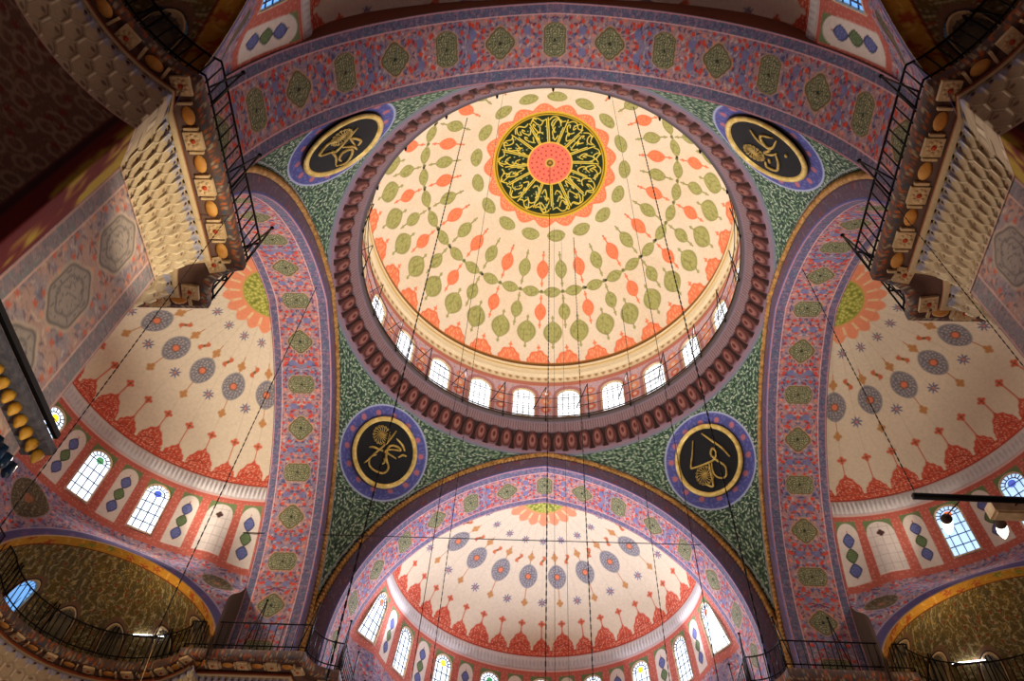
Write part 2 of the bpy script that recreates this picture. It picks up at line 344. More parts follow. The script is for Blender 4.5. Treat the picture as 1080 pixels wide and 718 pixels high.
# ------------------------------------------------------------------ drum with 24 windows
def drum():
    nu, nv = 1440, 60
    th = np.linspace(0, 2 * PI, nu, endpoint=False)[:, None] + np.zeros(nv); z = np.linspace(3.26, 3.67, nv)[None] + np.zeros((nu, 1))
    P = np.stack([.97 * np.sin(th), .97 * np.cos(th), z], -1); T = np.degrees(th)
    C = np.empty(P.shape); C[...] = rgb(206, 176, 184)
    U = th * .97
    put(C, scroll(U, z, 60, 3), rgb(150, 130, 170), .7)
    w = per(T, 15, 7.5); zt = 3.53 + .075 * np.sqrt(np.maximum(1 - (w / 4.9) ** 2, 0)); inw = (np.abs(w) < 4.9) & (z < zt); put(C, sm(np.abs(w) - 5.3, .2) * (z < zt + .02) * (z > 3.33), rgb(184, 126, 128))
    p = per(T, 15, 0) * .0169
    for zz, cc, q in ((3.56, rgb(222, 130, 96), .028), (3.49, rgb(232, 150, 110), .033), (3.42, rgb(214, 110, 82), .028)):
        put(C, sm(np.hypot(p, z - zz) - q, .006), cc); put(C, sm(np.hypot(p, z - zz) - q * .45, .006), rgb(236, 206, 190))
    put(C, sm(3.63 - z, .004), rgb(196, 120, 100)); put(C, sm(z - 3.34, .004), rgb(120, 70, 66)); put(C, sm(z - 3.33, .004), rgb(150, 120, 120))
    win = (np.abs(per(T, 15, 7.5)) < 3.75) & (z > 3.352) & (z < 3.53 + .062 * np.sqrt(np.maximum(1 - (w / 3.75) ** 2, 0)))
    tag(grid('wall_drum', P, C, M_PAINT, closed=True, keep=~np.concatenate([win, win[:1]], 0)[:, :]), 'window drum below the central dome with pink and orange painted piers', kind='structure')
    names = {0: 'directly below the dome medallion, right of the middle', 23: 'directly below the dome medallion, left of the middle'}
    for k in range(24):
        a = 7.5 + 15 * k; x = math.sin(math.radians(a)); y = math.cos(math.radians(a))
        if y > .2: 
            side = 'right' if x > 0 else 'left'; n = int((a if a < 180 else 360 - a) // 15) + 1
            lab = 'white glazed drum window of the central dome, %s to the %s of the hanging centre chain' % (['', 'first', 'second', 'third', 'fourth', 'fifth', 'sixth'][n], side)
        else: lab = 'white glazed drum window of the central dome behind its near cornice'
        window(0, 0, .97, math.radians(a), 3.352, 3.592, .0635, M_DAY, lab, group='drum windows of the central dome', style='lattice', lw=.0019)
drum()

# ------------------------------------------------------------------ ring cornice under the drum
def ring():
    prof = [(1.004, 3.080), (.994, 3.084), (.989, 3.088), (.984, 3.092), (.979, 3.098), (.974, 3.104), (.966, 3.118), (.957, 3.134), (.949, 3.150), (.940, 3.166), (.931, 3.182), (.925, 3.190), (.919, 3.204), (.912, 3.220), (.907, 3.232), (.898, 3.235), (.889, 3.238), (.886, 3.244), (.886, 3.258), (.890, 3.262), (.97, 3.262)]
    pr = []
    for (a, b), (c, d) in zip(prof[:-1], prof[1:]):
        n = 3 if c < .96 else 2
        for k in range(n): pr.append((a + (c - a) * k / n, b + (d - b) * k / n))
    pr.append(prof[-1]); pr = np.array(pr); nu = 1720; th = np.linspace(0, 2 * PI, nu, endpoint=False)[:, None]; T = np.degrees(th) + 0 * pr[None, :, 0]; z = pr[None, :, 1] + 0 * T; R = pr[None, :, 0] + 0 * T
    w = per(T, 360 / 86., 0) * .0165; v = (z - 3.096) / .092; inr = (v > 0) & (v < 1)
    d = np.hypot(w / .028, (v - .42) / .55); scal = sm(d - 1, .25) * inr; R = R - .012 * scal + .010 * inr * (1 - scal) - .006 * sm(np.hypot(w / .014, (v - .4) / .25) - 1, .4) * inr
    flu = (z > 3.189) & (z < 3.233); R = R + .003 * np.cos(T * PI / 180 * 430) * flu
    P = np.stack([R * np.sin(th), R * np.cos(th), z], -1); C = np.empty(P.shape); C[...] = rgb(132, 112, 126)
    put(C, sm(z - 3.086, .003), rgb(122, 124, 136)); put(C, (z > 3.086) * (z < 3.096) * 1., rgb(140, 112, 124)); put(C, sm(np.hypot(per(T, 360 / 86., 2) * .0165, z - 3.096) - .005, .004), rgb(186, 110, 100), .7)
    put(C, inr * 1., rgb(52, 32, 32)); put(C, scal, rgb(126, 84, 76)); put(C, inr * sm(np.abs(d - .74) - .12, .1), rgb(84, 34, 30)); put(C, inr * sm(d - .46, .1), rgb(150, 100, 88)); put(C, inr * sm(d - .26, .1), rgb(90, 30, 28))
    put(C, flu * 1., rgb(150, 122, 124)); put(C, flu * sm(np.cos(T * PI / 180 * 430) * -1 + .2, .6), rgb(92, 66, 68), .7)
    put(C, sm(3.235 - z, .003), rgb(92, 80, 78)); put(C, sm(3.243 - z, .003) * (R < .9), rgb(60, 46, 42)); put(C, (R > .893) * (z > 3.258), rgb(150, 140, 140))
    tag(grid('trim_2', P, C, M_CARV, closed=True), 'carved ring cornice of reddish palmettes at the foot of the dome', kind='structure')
    r = empty('dome_railing', W3((0, 0, RAIL_Z)).tolist()); tag(r, 'thin black iron railing round the ledge inside the dome ring', 'railing')
    c = lambda R, z, n=180: [(R * math.cos(2 * PI * i / n), R * math.sin(2 * PI * i / n), z) for i in range(n)]
    for zz, rr in ((3.268, .0034), (3.345, .0016), (3.42, .0022)):
        b = MB(); b.tube(c(.888, zz), rr, 5, True); b.build('rail', M_IRON, r)
    for k in range(24):
        a = math.radians(15 * k); s = np.array([math.sin(a), math.cos(a), 0]); t = np.array([math.cos(a), -math.sin(a), 0])
        b = MB(); b.tube([s * .888 + [0, 0, 3.255], s * .888 + [0, 0, 3.52]], .0030, 5); b.tube([s * .887 + [0, 0, 3.255], s * .882 + [0, 0, 3.225]], [.007, .004], 6); b.build('post', M_IRON, r)
        b = MB(); b.tube([s * .888 + [0, 0, 3.52], s * .90 - t * .07 + [0, 0, 3.34]], .0026, 4); b.tube([s * .90 - t * .06 + [0, 0, 3.34], s * .888 + [0, 0, 3.345]], .0014, 4); b.build('brace', M_IRON, r)
ring()

# ================================================================== pendentives
def uarch(z, off=0.): return -E_ + np.sqrt(np.maximum((RO - off) ** 2 - (np.maximum(z, ZS) - ZS) ** 2, 0))
def pend(sx, sy, label):
    n, m = 260, 300
    zz = np.concatenate([np.linspace(ZS - .02, 2.6, 90), np.linspace(2.605, 3.0935, m - 90)]); u = np.clip(uarch(zz), .012, 1); r = np.sqrt(1 + u * u)
    a0 = np.arctan2(u, 1.); a = a0[None] + (PI / 2 - 2 * a0)[None] * np.linspace(0, 1, n)[:, None]
    X = r[None] * np.cos(a); Y = r[None] * np.sin(a); Z = zz[None] + 0 * X
    C = np.empty(X.shape + (3,)); C[...] = rgb(50, 72, 58)
    U = (a - PI / 4) * r[None]; V = Z * 1.2
    f = fbm(U * 25, V * 25, 3); put(C, sm(f - .45, .2), rgb(44, 62, 56), .8)
    put(C, scroll(U + 5, V, 60, 9, .2), rgb(26, 38, 34), .6); l, i = leaves(U + 3.1, V + 1.3, 50, 6); put(C, l * (i > .2), rgb(104, 136, 98), .9)
    l, i = leaves(U, V, 50, 2); put(C, l, rgb(150, 172, 138)); put(C, l * (i > .5), rgb(190, 202, 174), .8)
    put(C, scroll(U, V, 70, 4, .14), rgb(150, 170, 150), .55)
    # roundel border: rings measured from the roundel centre
    D = np.sqrt((X - .80) ** 2 + (Y - .80) ** 2 + (Z - 2.868) ** 2); an = np.arctan2(Z - 2.868, U)
    put(C, sm(D - .240, .004), rgb(172, 176, 204)); put(C, sm(D - .231, .004), rgb(82, 84, 146))
    l, i = leaves(U, V, 40, 8); put(C, l * (D < .228), rgb(120, 120, 180), .6)
    for k in range(14):
        t = 2 * PI * k / 14; put(C, sm(np.hypot(U - .205 * math.cos(t) * 1., (Z - 2.868) / .78 - .205 * math.sin(t)) - .015, .006) * (D < .229), rgb(192, 112, 118), .9)
    put(C, sm(D - .178, .004), rgb(60, 50, 60))
    # pale line beside the arches and the ring
    ed = np.minimum(np.minimum(np.abs(1 - Y), np.abs(1 - X)) * 1.0, 9); put(C, sm(np.abs(np.minimum(1 - np.minimum(X, 1), 1 - np.minimum(Y, 1)) - .006) - .0025, .003) * 0, rgb(200, 200, 200))
    de = np.minimum((a - a0[None]) * r[None], (PI / 2 - a0[None] - a) * r[None]); put(C, sm(np.abs(de - .020) - .003, .004), rgb(150, 152, 160)); put(C, sm(de - .010, .003), rgb(30, 30, 34))
    P = np.stack([sx * X, sy * Y, Z], -1)
    tag(grid('ceiling', P, C, M_PAINT), label, kind='structure')
pend(-1, 1, 'dark green leaf-painted pendentive at the lower left of the dome'); pend(1, 1, 'dark green leaf-painted pendentive at the lower right of the dome')
pend(-1, -1, 'dark green leaf-painted pendentive at the upper left of the dome'); pend(1, -1, 'dark green leaf-painted pendentive at the upper right of the dome')

ROUND = {
 (-1, 1): ([[(-.62, -.18), (-.5, -.1), (-.3, -.06), (0, .0), (.45, .02)], [(-.1, .0), (.15, .2), (.45, .35), (.3, .4), (.05, .3), (.0, .12), (.1, -.15), (.35, -.4), (.3, -.65), (0, -.75), (-.3, -.7), (-.4, -.45), (-.25, -.25)], [(-.05, .85), (-.1, .45), (-.2, .1), (-.35, -.3), (-.5, -.75)], [(.1, .62), (.4, .55), (.6, .42)], [(.5, .1), (.6, .25), (.75, .3)], [(.05, -.2), (.12, -.3), (.1, -.42)]], (-.45, .42)),
 (1, 1): ([[(-.15, .85), (-.4, .45), (-.65, .1), (-.6, .02), (-.1, -.08), (.2, -.1), (.4, .05), (.35, .25), (.2, .1), (.3, -.2), (.45, -.5), (.3, -.8), (.05, -.7), (-.02, -.45), (.1, -.1)], [(.0, -.1), (-.1, -.4), (-.25, -.85), (-.45, -.7)], [(.25, .9), (.45, .5), (.65, .1), (.75, -.3)]], (-.35, -.4)),
 (-1, -1): ([[(-.2, .35), (-.35, .75), (.1, .8), (.2, .5)], [(-.75, -.35), (-.6, -.65), (-.3, -.6), (-.05, -.35), (-.2, -.1), (-.45, -.2), (-.55, -.4)], [(-.7, -.3), (-.4, .0), (-.2, .35), (-.1, .2), (.75, .2)], [(.0, .1), (.05, -.3), (-.05, -.6)], [(.1, -.35), (.35, .1), (.3, -.4), (.1, -.5)]], (.35, .5)),
 (1, -1): ([[(-.45, .75), (-.55, .35), (-.2, .2), (-.1, .4), (-.35, .8)], [(-.8, .15), (-.4, .1), (-.05, .25), (.05, -.05), (.15, .15), (.1, .4)], [(.1, .35), (.5, .1), (.75, -.2), (.6, -.45), (.4, -.35)], [(.15, .7), (.25, .65)], [(.3, -.1), (.45, -.2)]], (.05, -.5)),
}
def roundel(sx, sy, label):
    c = np.array([sx * .788, sy * .788, 2.856]); n = -np.array([sx * .8, sy * .8, .70]); n /= np.linalg.norm(n)
    up = np.array([0, 0, 1.]) - n * n[2]; up /= np.linalg.norm(up); rt = np.cross(n, up) * -1
    # right as seen from inside
    rt = np.cross(up, n)
    if sy < 0: up, rt = -up, -rt
    r = .158; e = empty('calligraphy_roundel', W3(c).tolist()); tag(e, label, 'roundel', 'calligraphy roundels on the pendentives')
    b = MB(); b.lathe(c - n * .035, n, [(r * .98, 0), (r * .98, .035), (r * .6, .036), (.001, .037)], 64); b.build('board', M_BOARD, e, False)
    b = MB(); b.lathe(c - n * .004, n, [(r * .97, 0), (r * 1.10, 0), (r * 1.12, .006), (r * 1.09, .012), (r * 1.02, .012), (r * .97, .007), (r * .97, 0)], 72); b.build('gilt_frame', M_GILT, e)
    strokes, fl = ROUND[(sx, sy)]; b = MB()
    def pt(x, y): return c + rt * x * r * .9 + up * y * r * .9 + n * .006
    for s_ in strokes:
        q = smoothpts(s_, 6); m = len(q); w = [.0052 * (.45 + .75 * math.sin(PI * (i + .5) / m) ** .5) for i in range(m)]
        b.tube([pt(*p) for p in q], w, 5)
    b.build('lettering', M_LETTER, e)
    b = MB(); rr = random.Random(sx * 3 + sy)
    for k in range(16):
        t = 2 * PI * k / 16; q = [(fl[0] + rad * .30 * math.cos(t + .5 * rad), fl[1] + rad * .30 * math.sin(t + .5 * rad)) for rad in (.02, .4, .7, 1)]
        b.tube([pt(*p) for p in q], .0022, 4)
        b.tube([pt(fl[0] + .3 * math.cos(t + .45 + .15 * math.cos(a)) * (1 + .12 * math.sin(a)), fl[1] + .3 * math.sin(t + .45 + .15 * math.cos(a)) * (1 + .12 * math.sin(a))) for a in np.linspace(0, 2 * PI, 7)], .0018, 4)
    tag(b.build('flourish', M_LETTER, e), 'fine gold rosette of small script')
roundel(-1, 1, 'black roundel with gold calligraphy and gilt frame on the lower left pendentive'); roundel(1, 1, 'black roundel with gold calligraphy and gilt frame on the lower right pendentive')
roundel(-1, -1, 'black roundel with gold calligraphy and pale frame on the upper left pendentive'); roundel(1, -1, 'black roundel with gold calligraphy and pale frame on the upper right pendentive')

# ================================================================== great arches
def rot(side, P):
    """front template (x across, y depth) -> side"""
    x, y, z = P[..., 0], P[..., 1], P[..., 2]
    return {'front': np.stack([x, y, z], -1), 'back': np.stack([x, -y, z], -1), 'left': np.stack([-y, x, z], -1), 'right': np.stack([y, x, z], -1)}[side]
def archline(off, n, ztop_half=True):
    """points of the full arch, bottom left to bottom right, and running length from the springing"""
    R = RO - off; al = math.acos(E_ / R); L = R * al; s = np.linspace(-2.15, L, n); x = []; z = []
    x = np.where(s < 0, R - E_, -E_ + R * np.cos(np.maximum(s, 0) / R)); z = np.where(s < 0, ZS + s, ZS + R * np.sin(np.maximum(s, 0) / R))
    X = np.concatenate([-x, x[::-1][1:]]); Z = np.concatenate([z, z[::-1][1:]]); sg = np.concatenate([s, s[::-1][1:]]); return X, Z, sg
def great_arch(side, n_, word):
    n, m = 1300, 72
    X, Z, s = archline(T_, n); y = np.linspace(1., BK, m)
    P = np.stack([X[:, None] + 0 * y, y[None] + 0 * X[:, None], Z[:, None] + 0 * y], -1); U = s[:, None] + 0 * y; V = y[None] + 0 * U
    sgn = np.sign(X + 1e-9)[:, None]
    C = field(U + 7 * (sgn > 0) * 0, np.abs(V - 1.142), 3 + n_ * 0, warm=0.35)
    bd = (V < 1.046) | (V > 1.232); Cb = border(U, V, 5); C = np.where(bd[..., None], Cb, C)
    for q in (1.046, 1.232): put(C, sm(np.abs(V - q) - .0016, .002), rgb(230, 176, 170))
    for q in (1.0035, 1.2665): put(C, sm(np.abs(V - q) - .002, .002), rgb(214, 150, 150))
    for q in (1.052, 1.226): put(C, sm(np.abs(V - q) - .001, .002), rgb(206, 90, 80))
    LA = (RO - T_) * math.acos(E_ / (RO - T_)); k = np.round((LA - U) / .2030); b_ = (LA - U) - k * .2030; a_ = V - 1.141
    # petals reaching out between medallions
    lo = (U < -.3)[..., None]; C0 = C.copy(); slate(C0, a_, (LA - U + .1015) % .2030 - .1015 if 0 else b_, .050, .078); C0 = C0 * .62 + .38 * rgb(204, 182, 150)
    big = (k % 2 == 0)
    C1 = C.copy(); greenmed(C1, a_, b_, .062, .041, 1); C2 = C.copy(); greenmed(C2, a_, b_, .060, .058, 0)
    C = np.where(big[..., None], C1, C2); C = np.where(lo, C0, C)
    cr = np.abs(b_) > .07
    for aa, bb in ((0, .1015), (.035, .085), (-.035, .085), (.07, .1015), (-.07, .1015), (.05, .06), (-.05, .06)):
        put(C, sm(np.hypot((a_ - aa) * 1.0, (np.abs(b_) - bb) * 1.3) - .0085, .004) * (U > -.3), rgb(216, 72, 48))
    for aa in (.038, -.038): put(C, sm(np.hypot(a_ - aa, (np.abs(b_) - .1015)) - .016, .005) * (U > -.3), rgb(116, 120, 164), .85)
    o = grid('trim_%d' % (2 + n_), rot(side, P), C, M_PAINT); tag(o, 'great arch on the %s with olive medallions in a red and lilac field' % word, kind='structure')
    # archivolt
    n2 = 500; X0, Z0_, s0 = archline(0, n2); X1, Z1_, s1 = archline(T_, n2); k = np.linspace(0, 1, 26)[None]
    PX = X0[:, None] * (1 - k) + X1[:, None] * k; PZ = Z0_[:, None] * (1 - k) + Z1_[:, None] * k; PY = 1. + 0 * PX - .004 * np.sin(k * PI)
    U = s0[:, None] + 0 * k; V = k * T_ + 0 * U; C = np.empty(PX.shape + (3,)); C[...] = rgb(100, 80, 98)
    b, i = blossoms(U, V, 16, 9, .35); put(C, b * (i < .4), rgb(132, 66, 66), .7); put(C, b * (i > .7), rgb(80, 84, 110), .7); put(C, scroll(U, V, 40, 2), rgb(140, 118, 132), .5)
    put(C, sm(V - .030, .004), rgb(80, 60, 74)); put(C, sm(T_ - .008 - V, .003), rgb(78, 84, 150)); put(C, sm(T_ - .003 - V, .003), rgb(150, 130, 170))
    P = np.stack([PX, PY, PZ], -1); keep = np.ones((len(PX), 26), bool)
    tag(grid('trim_%d' % (6 + n_), rot(side, P), C, M_PAINT), 'purple face band of the great arch on the %s' % word, kind='structure')
    # twisted rope moulding
    n3 = 1500; X, Z, s = archline(.012, n3); m = s > -.15; X, Z, s = X[m], Z[m], s[m]; k = 10; th = np.arange(k) * 2 * PI / k
    X_t = np.gradient(X); Z_t = np.gradient(Z); l = np.hypot(X_t, Z_t); nx, nz = -Z_t / l, X_t / l
    dl = np.cumsum(np.hypot(np.gradient(X), np.gradient(Z))); rr = .0125 * (1 + .22 * np.cos(th[None] * 2 + dl[:, None] * 320)); ct, st = np.cos(th)[None] * rr, np.sin(th)[None] * rr
    P = np.stack([X[:, None] + nx[:, None] * ct, .995 - st, Z[:, None] + nz[:, None] * ct], -1); P = np.concatenate([P, P[:, :1]], 1)
    tag(grid('trim_%d' % (10 + n_), rot(side, P), None, M_GOLD), 'gilded rope moulding around the great arch on the %s' % word, kind='structure')
    # rear edge towards the half dome
    X0, Z0_, _ = archline(T_, 500); X1, Z1_, _ = archline(T_ - .15, 500); k = np.linspace(0, 1, 5)[None]
    P = np.stack([X0[:, None] * (1 - k) + X1[:, None] * k, BK + .001 + 0 * k + 0 * X0[:, None], Z0_[:, None] * (1 - k) + Z1_[:, None] * k], -1)
    C = np.empty(P.shape); C[...] = rgb(112, 62, 40); keep = np.ones(P.shape[:2], bool); keep[Z0_ < 1.9] = False
    tag(grid('trim_%d' % (14 + n_), rot(side, P), C, M_PAINT, keep=keep), 'brown rear edge of the great arch on the %s' % word, kind='structure')
SIDES = [('front', 1, 'far side'), ('left', 2, 'left side'), ('right', 3, 'right side'), ('back', 4, 'near side')]
for a in SIDES: great_arch(*a)

# ================================================================== half domes
def smooth01(x): x = np.clip(x, 0, 1); return x * x * (3 - 2 * x)
EP = {0: (.64, 57., .42, .425, .36, 198., 48.), 1: (.73, 55., .375, .42, .36, 221., 34.)}      # exedrae: chord distance, angle, half width, niche radius, ledge radius and sweep
def wall_r(t, z, side):
    """plan radius of the half-dome wall, t in degrees from its axis, z height"""
    D, A = EP[1 if side in ('front', 'back') else 0][:2]
    base = np.where(z > SILL_Z, SILL_R + (SM_R - SILL_R) * np.clip((z - SILL_Z) / (2.5 - SILL_Z), 0, 1), SILL_R)
    ch = np.where(np.abs(t) > A - 33.3, D / np.cos(np.radians(np.clip(np.abs(t) - A, -34, 34))), .765 * (1 if D < .7 else 1.13)); w = 1 - smooth01((z - 1.99) / (SILL_Z - .02 - 1.99)); r = base * (1 - w) + ch * w
    edge = np.minimum(uarch(z, T_), Q) + .004; f = smooth01((np.abs(t) - 76) / 14) * smooth01((z - 1.95) / .2); return r * (1 - f) + np.maximum(edge, r) * f
WINS = {'front': [-83, -62, -41, -20.5, 0, 20.5, 41, 62, 83], 'left': [76.5, 56, 35.5, 16, -4, -24, -44, -64], 'right': [76.5, 56, 35.5, 16, -4, -24, -44, -64], 'back': [-76, -57, -38, -19, 0, 19, 38, 57, 76]}
BLIND = {'left': [76.5], 'right': [76.5]}
PAR = {'front': (0., 21.5, 33.5, 33, 47, 57, 65.5), 'left': (0, 24.3, 41, 35.7, 48.5, 57.5, 69.5)}; PAR['right'] = PAR['left']; PAR['back'] = PAR['front']
def half_dome(side, word):
    nu, nv = (560, 230) if side != 'back' else (400, 150)
    t = np.radians(np.linspace(-90, 90, nu))[:, None] + np.zeros(nv); e = np.radians(np.linspace(0, 90, nv)[None] + np.zeros((nu, 1)))
    P = np.stack([SM_R * np.cos(e) * np.sin(t), BK + SM_R * np.cos(e) * np.cos(t), SM_Z + SM_H * np.sin(e)], -1)
    T, B = np.degrees(t), np.degrees(e); C = np.empty(T.shape + (3,)); C[...] = rgb(228, 212, 184)
    X, Y = P[..., 0], P[..., 1]
    K = .012; cs = np.maximum(np.cos(e), .05)
    a18 = per(T, 18, 9); A18 = a18 * .0134 * cs; s18 = per(T, 18, 0) * .0134 * cs; a9 = per(T, 9, 0) * .0134 * cs
    _, cr, stz, dl, bg, du, up = PAR[side]; PH = 9
    el = lambda c: (B - c) * .0105                      # approximate running height
    # thin meridian lines
    put(C, sm(np.abs(a9) - .0012, .002) * (B > 18) * (B < 78), rgb(196, 176, 146), .45)
    # fringe
    bigp = np.abs(per(T, 18, PH)) < 4.5; w_ = np.where(bigp, 4.5, 3.6); h_ = np.where(bigp, 15.0, 11.6) - 5.2; x_ = np.abs(per(T, 9, 0)) / w_
    hgt = 5.2 + h_ * np.clip(1 - x_ ** 2.4, 0, 1) ** .55 + 2.2 * np.exp(-(per(T, 9, 0) / .55) ** 2) - 1.1 * np.clip(np.cos(x_ * 9), 0, 1) * (x_ > .5) * (x_ < 1)
    hgt = np.minimum(hgt, np.where(x_ > 1, 4.6, 99))
    tx = scroll(T * .02, B * .016, 85, 4, .3); cc = rgb(206, 84, 60)
    put(C, sm(B - hgt, .9), cc); put(C, sm(B - hgt + 1.3, .7) * tx, rgb(240, 196, 166), .85); put(C, sm(np.abs(B - hgt * .55) - .5, .4) * (x_ < .8), rgb(150, 52, 40), .5)
    put(C, sm(np.abs(B - 4.4) - .3, .3), rgb(150, 52, 40), .6)
    put(C, sm(B - 1.2, .4), rgb(176, 60, 44))
    # crosses
    for da, db in ((0, 0), (.012, 0), (-.012, 0), (0, .012), (0, -.012)): put(C, sm(np.hypot(a9 - da, el(cr) - db) - .0085, .004), rgb(214, 104, 74))
    put(C, sm(np.abs(a9) - .0024, .002) * (B > 11) * (B < cr), rgb(206, 96, 68)); put(C, sm(np.hypot(a9, el(cr)) - .005, .003), rgb(120, 90, 60))
    def star(a, b, r, col=rgb(120, 116, 140)):
        an = np.arctan2(b, a); q = np.hypot(a, b) / (1 + .45 * np.cos(8 * an)); put(C, sm(q - r, .003), col); put(C, sm(np.hypot(a, b) - r * .35, .003), rgb(214, 140, 110))
    star(s18, el(stz), .018); star(s18, el(up), .015)
    # large grey medallions
    a, b = A18, el(bg); q = (np.abs(a / .052) ** 1.8 + np.abs(b / .066) ** 1.8) ** (1 / 1.8)
    put(C, sm(q - 1, .07), rgb(150, 144, 142)); f = vor(a * 75, b * 75, 2); put(C, sm(q - .9, .1) * sm(f[1] - f[0] - .2, .1), rgb(104, 108, 124), .85); put(C, sm(q - .9, .1) * sm(f[0] - .2, .1), rgb(206, 190, 176), .8)
    put(C, sm(np.hypot(a, b) - .016, .004), rgb(226, 130, 92)); put(C, sm(np.abs(np.hypot(a, b) - .016) - .003, .003), rgb(104, 70, 60), .6)
    put(C, sm(np.abs(A18) - .002, .002) * (np.abs(b) < .14) * (q > 1), rgb(196, 130, 90))
    for c_ in (dl, du):
        for da, db in ((0, 0), (.010, 0), (-.010, 0), (0, .014), (0, -.012)): put(C, sm(np.hypot(A18 - da, el(c_) - db) - .009, .004), rgb(196, 140, 84))
    b = el(bg + 8.5); put(C, sm(np.abs(s18 - .010 * np.sin(b * 110)) - .009, .004) * sm(np.abs(b) - .024, .004), rgb(206, 110, 72)); put(C, sm(np.hypot(s18, b) - .005, .003), rgb(90, 104, 60))
    # half sunflower at the crown
    D = np.hypot(X, Y - BK); an = np.degrees(np.arctan2(X, Y - BK)); pet = .178 + .030 * np.abs(np.cos(np.radians(an * 10))) ; 
    put(C, sm(D - pet - .01, .006), rgb(238, 150, 110)); put(C, sm(np.abs(np.sin(np.radians(an * 10))) * -1 + .93, .05) * (D < pet) * (D > .14), rgb(236, 200, 150)); put(C, sm(D - .132, .004), rgb(232, 160, 100)); put(C, sm(D - .125, .004), rgb(168, 168, 70))
    f = vor(X * 60, Y * 60, 4); put(C, (D < .12) * sm(f[0] - .25, .1), rgb(214, 210, 120)); put(C, (D < .12) * sm(.62 - f[0], .1), rgb(90, 104, 40), .6)
    o = grid('ceiling', rot(side, P), C, M_PAINT); tag(o, 'cream half dome on the %s with red fringe, grey medallions and stars' % word, kind='structure')
    # moulded band under the half dome
    nu2 = 700; t = np.radians(np.linspace(-90, 90, nu2))[:, None]; k = np.linspace(0, 1, 14)[None]
    z = SM_Z - .082 * k + 0 * t; R = SM_R - .004 - .010 * np.sin(k * PI) + 0 * t + .008 * k; T = np.degrees(t) + 0 * k
    R = R + .0015 * np.cos(T * 2 * PI / 1.5) * np.sin(k * PI); P = np.stack([R * np.sin(t), BK + R * np.cos(t), z], -1); C = np.empty(P.shape); C[...] = rgb(206, 198, 194)
    put(C, sm(np.abs(per(T, 1.5, 0)) * .5 + np.abs(k - .5) * .9 - .26, .1), rgb(178, 172, 174), .6); put(C, sm(k - .06, .04) + 0 * T, rgb(150, 90, 80), .7); put(C, sm(.92 - k, .04) + 0 * T, rgb(160, 140, 150), .8)
    WN[0] += 0
    tag(grid('trim_%d' % (18 + SIDES_N[side]), rot(side, P), C, M_PAINT), 'pale scalloped band below the half dome on the %s' % word, kind='structure')
    # window wall and spandrels
    nu, nv = (900, 330) if side != 'back' else (600, 200)
    tt = np.linspace(-90, 90, nu)[:, None] + np.zeros(nv); z = np.linspace(1.70, 2.503, nv)[None] + np.zeros((nu, 1)); R = wall_r(tt, z, side); t = np.radians(tt)
    P = np.stack([R * np.sin(t), BK + R * np.cos(t), z], -1)
    U = t * .8; C = field(U + 3, z, 6, 0.0)
    put(C, sm(fbm(U * 9, z * 9, 3) - .5, .3), rgb(150, 128, 168), .3)
    mid = z > SILL_Z - .02; C[mid] = rgb(190, 98, 82); f = vor(U * 60, z * 60, 3); put(C, mid * sm(f[0] - .22, .1), rgb(222, 160, 140), .6)
    ws = sorted(WINS[side]); ps = [(a + b) / 2 for a, b in zip(ws[:-1], ws[1:])]
    if ws[-1] < 80: ps.append(86.2)
    if ws[0] > -80: ps.insert(0, -86.2)
    for a in ps:                                            # cream panels with blue and green lozenges
        w = (tt - a) * .0137; hw = .0425
        zt = 2.405 + .055 * np.sqrt(np.maximum(1 - (w / hw) ** 2, 0)); m = sm(np.abs(w) - hw, .003) * sm(z - zt, .004) * sm(2.20 - z, .004); put(C, sm(np.abs(w) - hw, .003) * sm(z - 2.468, .003) * sm(2.42 - z, .003), rgb(112, 128, 84))
        put(C, m, rgb(222, 208, 194)); put(C, sm(np.abs(w) - .0018, .002) * (z > 2.225) * (z < 2.43), rgb(180, 70, 56))
        for zz, cc in ((2.262, rgb(96, 102, 152)), (2.325, rgb(98, 116, 78)), (2.388, rgb(96, 102, 152))):
            q = (np.abs(w / .021) ** 1.4 + np.abs((z - zz) / .029) ** 1.4); put(C, sm(q - 1.15, .1), cc * .7); put(C, sm(q - .85, .1), cc); f = vor(w * 120, z * 120, 3); put(C, sm(q - .8, .1) * sm(f[0] - .25, .1), cc * 1.35, .7)
    keep = np.ones(P.shape[:2], bool)
    for a in ws:
        hw = .054; w = (tt - a) * .0137; zt = 2.40 + .05 * np.sqrt(np.maximum(1 - (w / hw) ** 2, 0)); m = (np.abs(w) < hw) & (z < zt) & (z > 2.215)
        put(C, sm(np.abs(w) - hw - .004, .003) * sm(z - 2.466, .003) * sm(2.39 - z, .003), rgb(108, 126, 82)); put(C, sm(np.abs(w) - hw - .003, .003) * sm(z - zt - .006, .003) * sm(2.21 - z, .003), rgb(226, 206, 196))
        if a in BLIND.get(side, []): 
            put(C, m * 1., rgb(214, 202, 192)); put(C, m * sm(np.abs(per(z, .045, 0)) - .0012, .002), rgb(176, 160, 156)); put(C, m * sm(np.abs(per(w, .035, 0)) - .0012, .002), rgb(176, 160, 156)); 
            for da, db in ((-.008, 0), (.008, 0), (0, .008), (0, -.008)): put(C, sm(np.hypot(w - da, z - 2.40 - db) - .008, .003), rgb(70, 44, 40))
        else: keep &= ~((np.abs(w) < hw * .93) & (z < zt - .004) & (z > 2.22))
    put(C, sm(np.abs(z - (SILL_Z - .012)) - .006, .003), rgb(190, 100, 84)); put(C, sm(2.478 - z, .003), rgb(190, 96, 80)); put(C, sm(2.492 - z, .003), rgb(214, 180, 170))
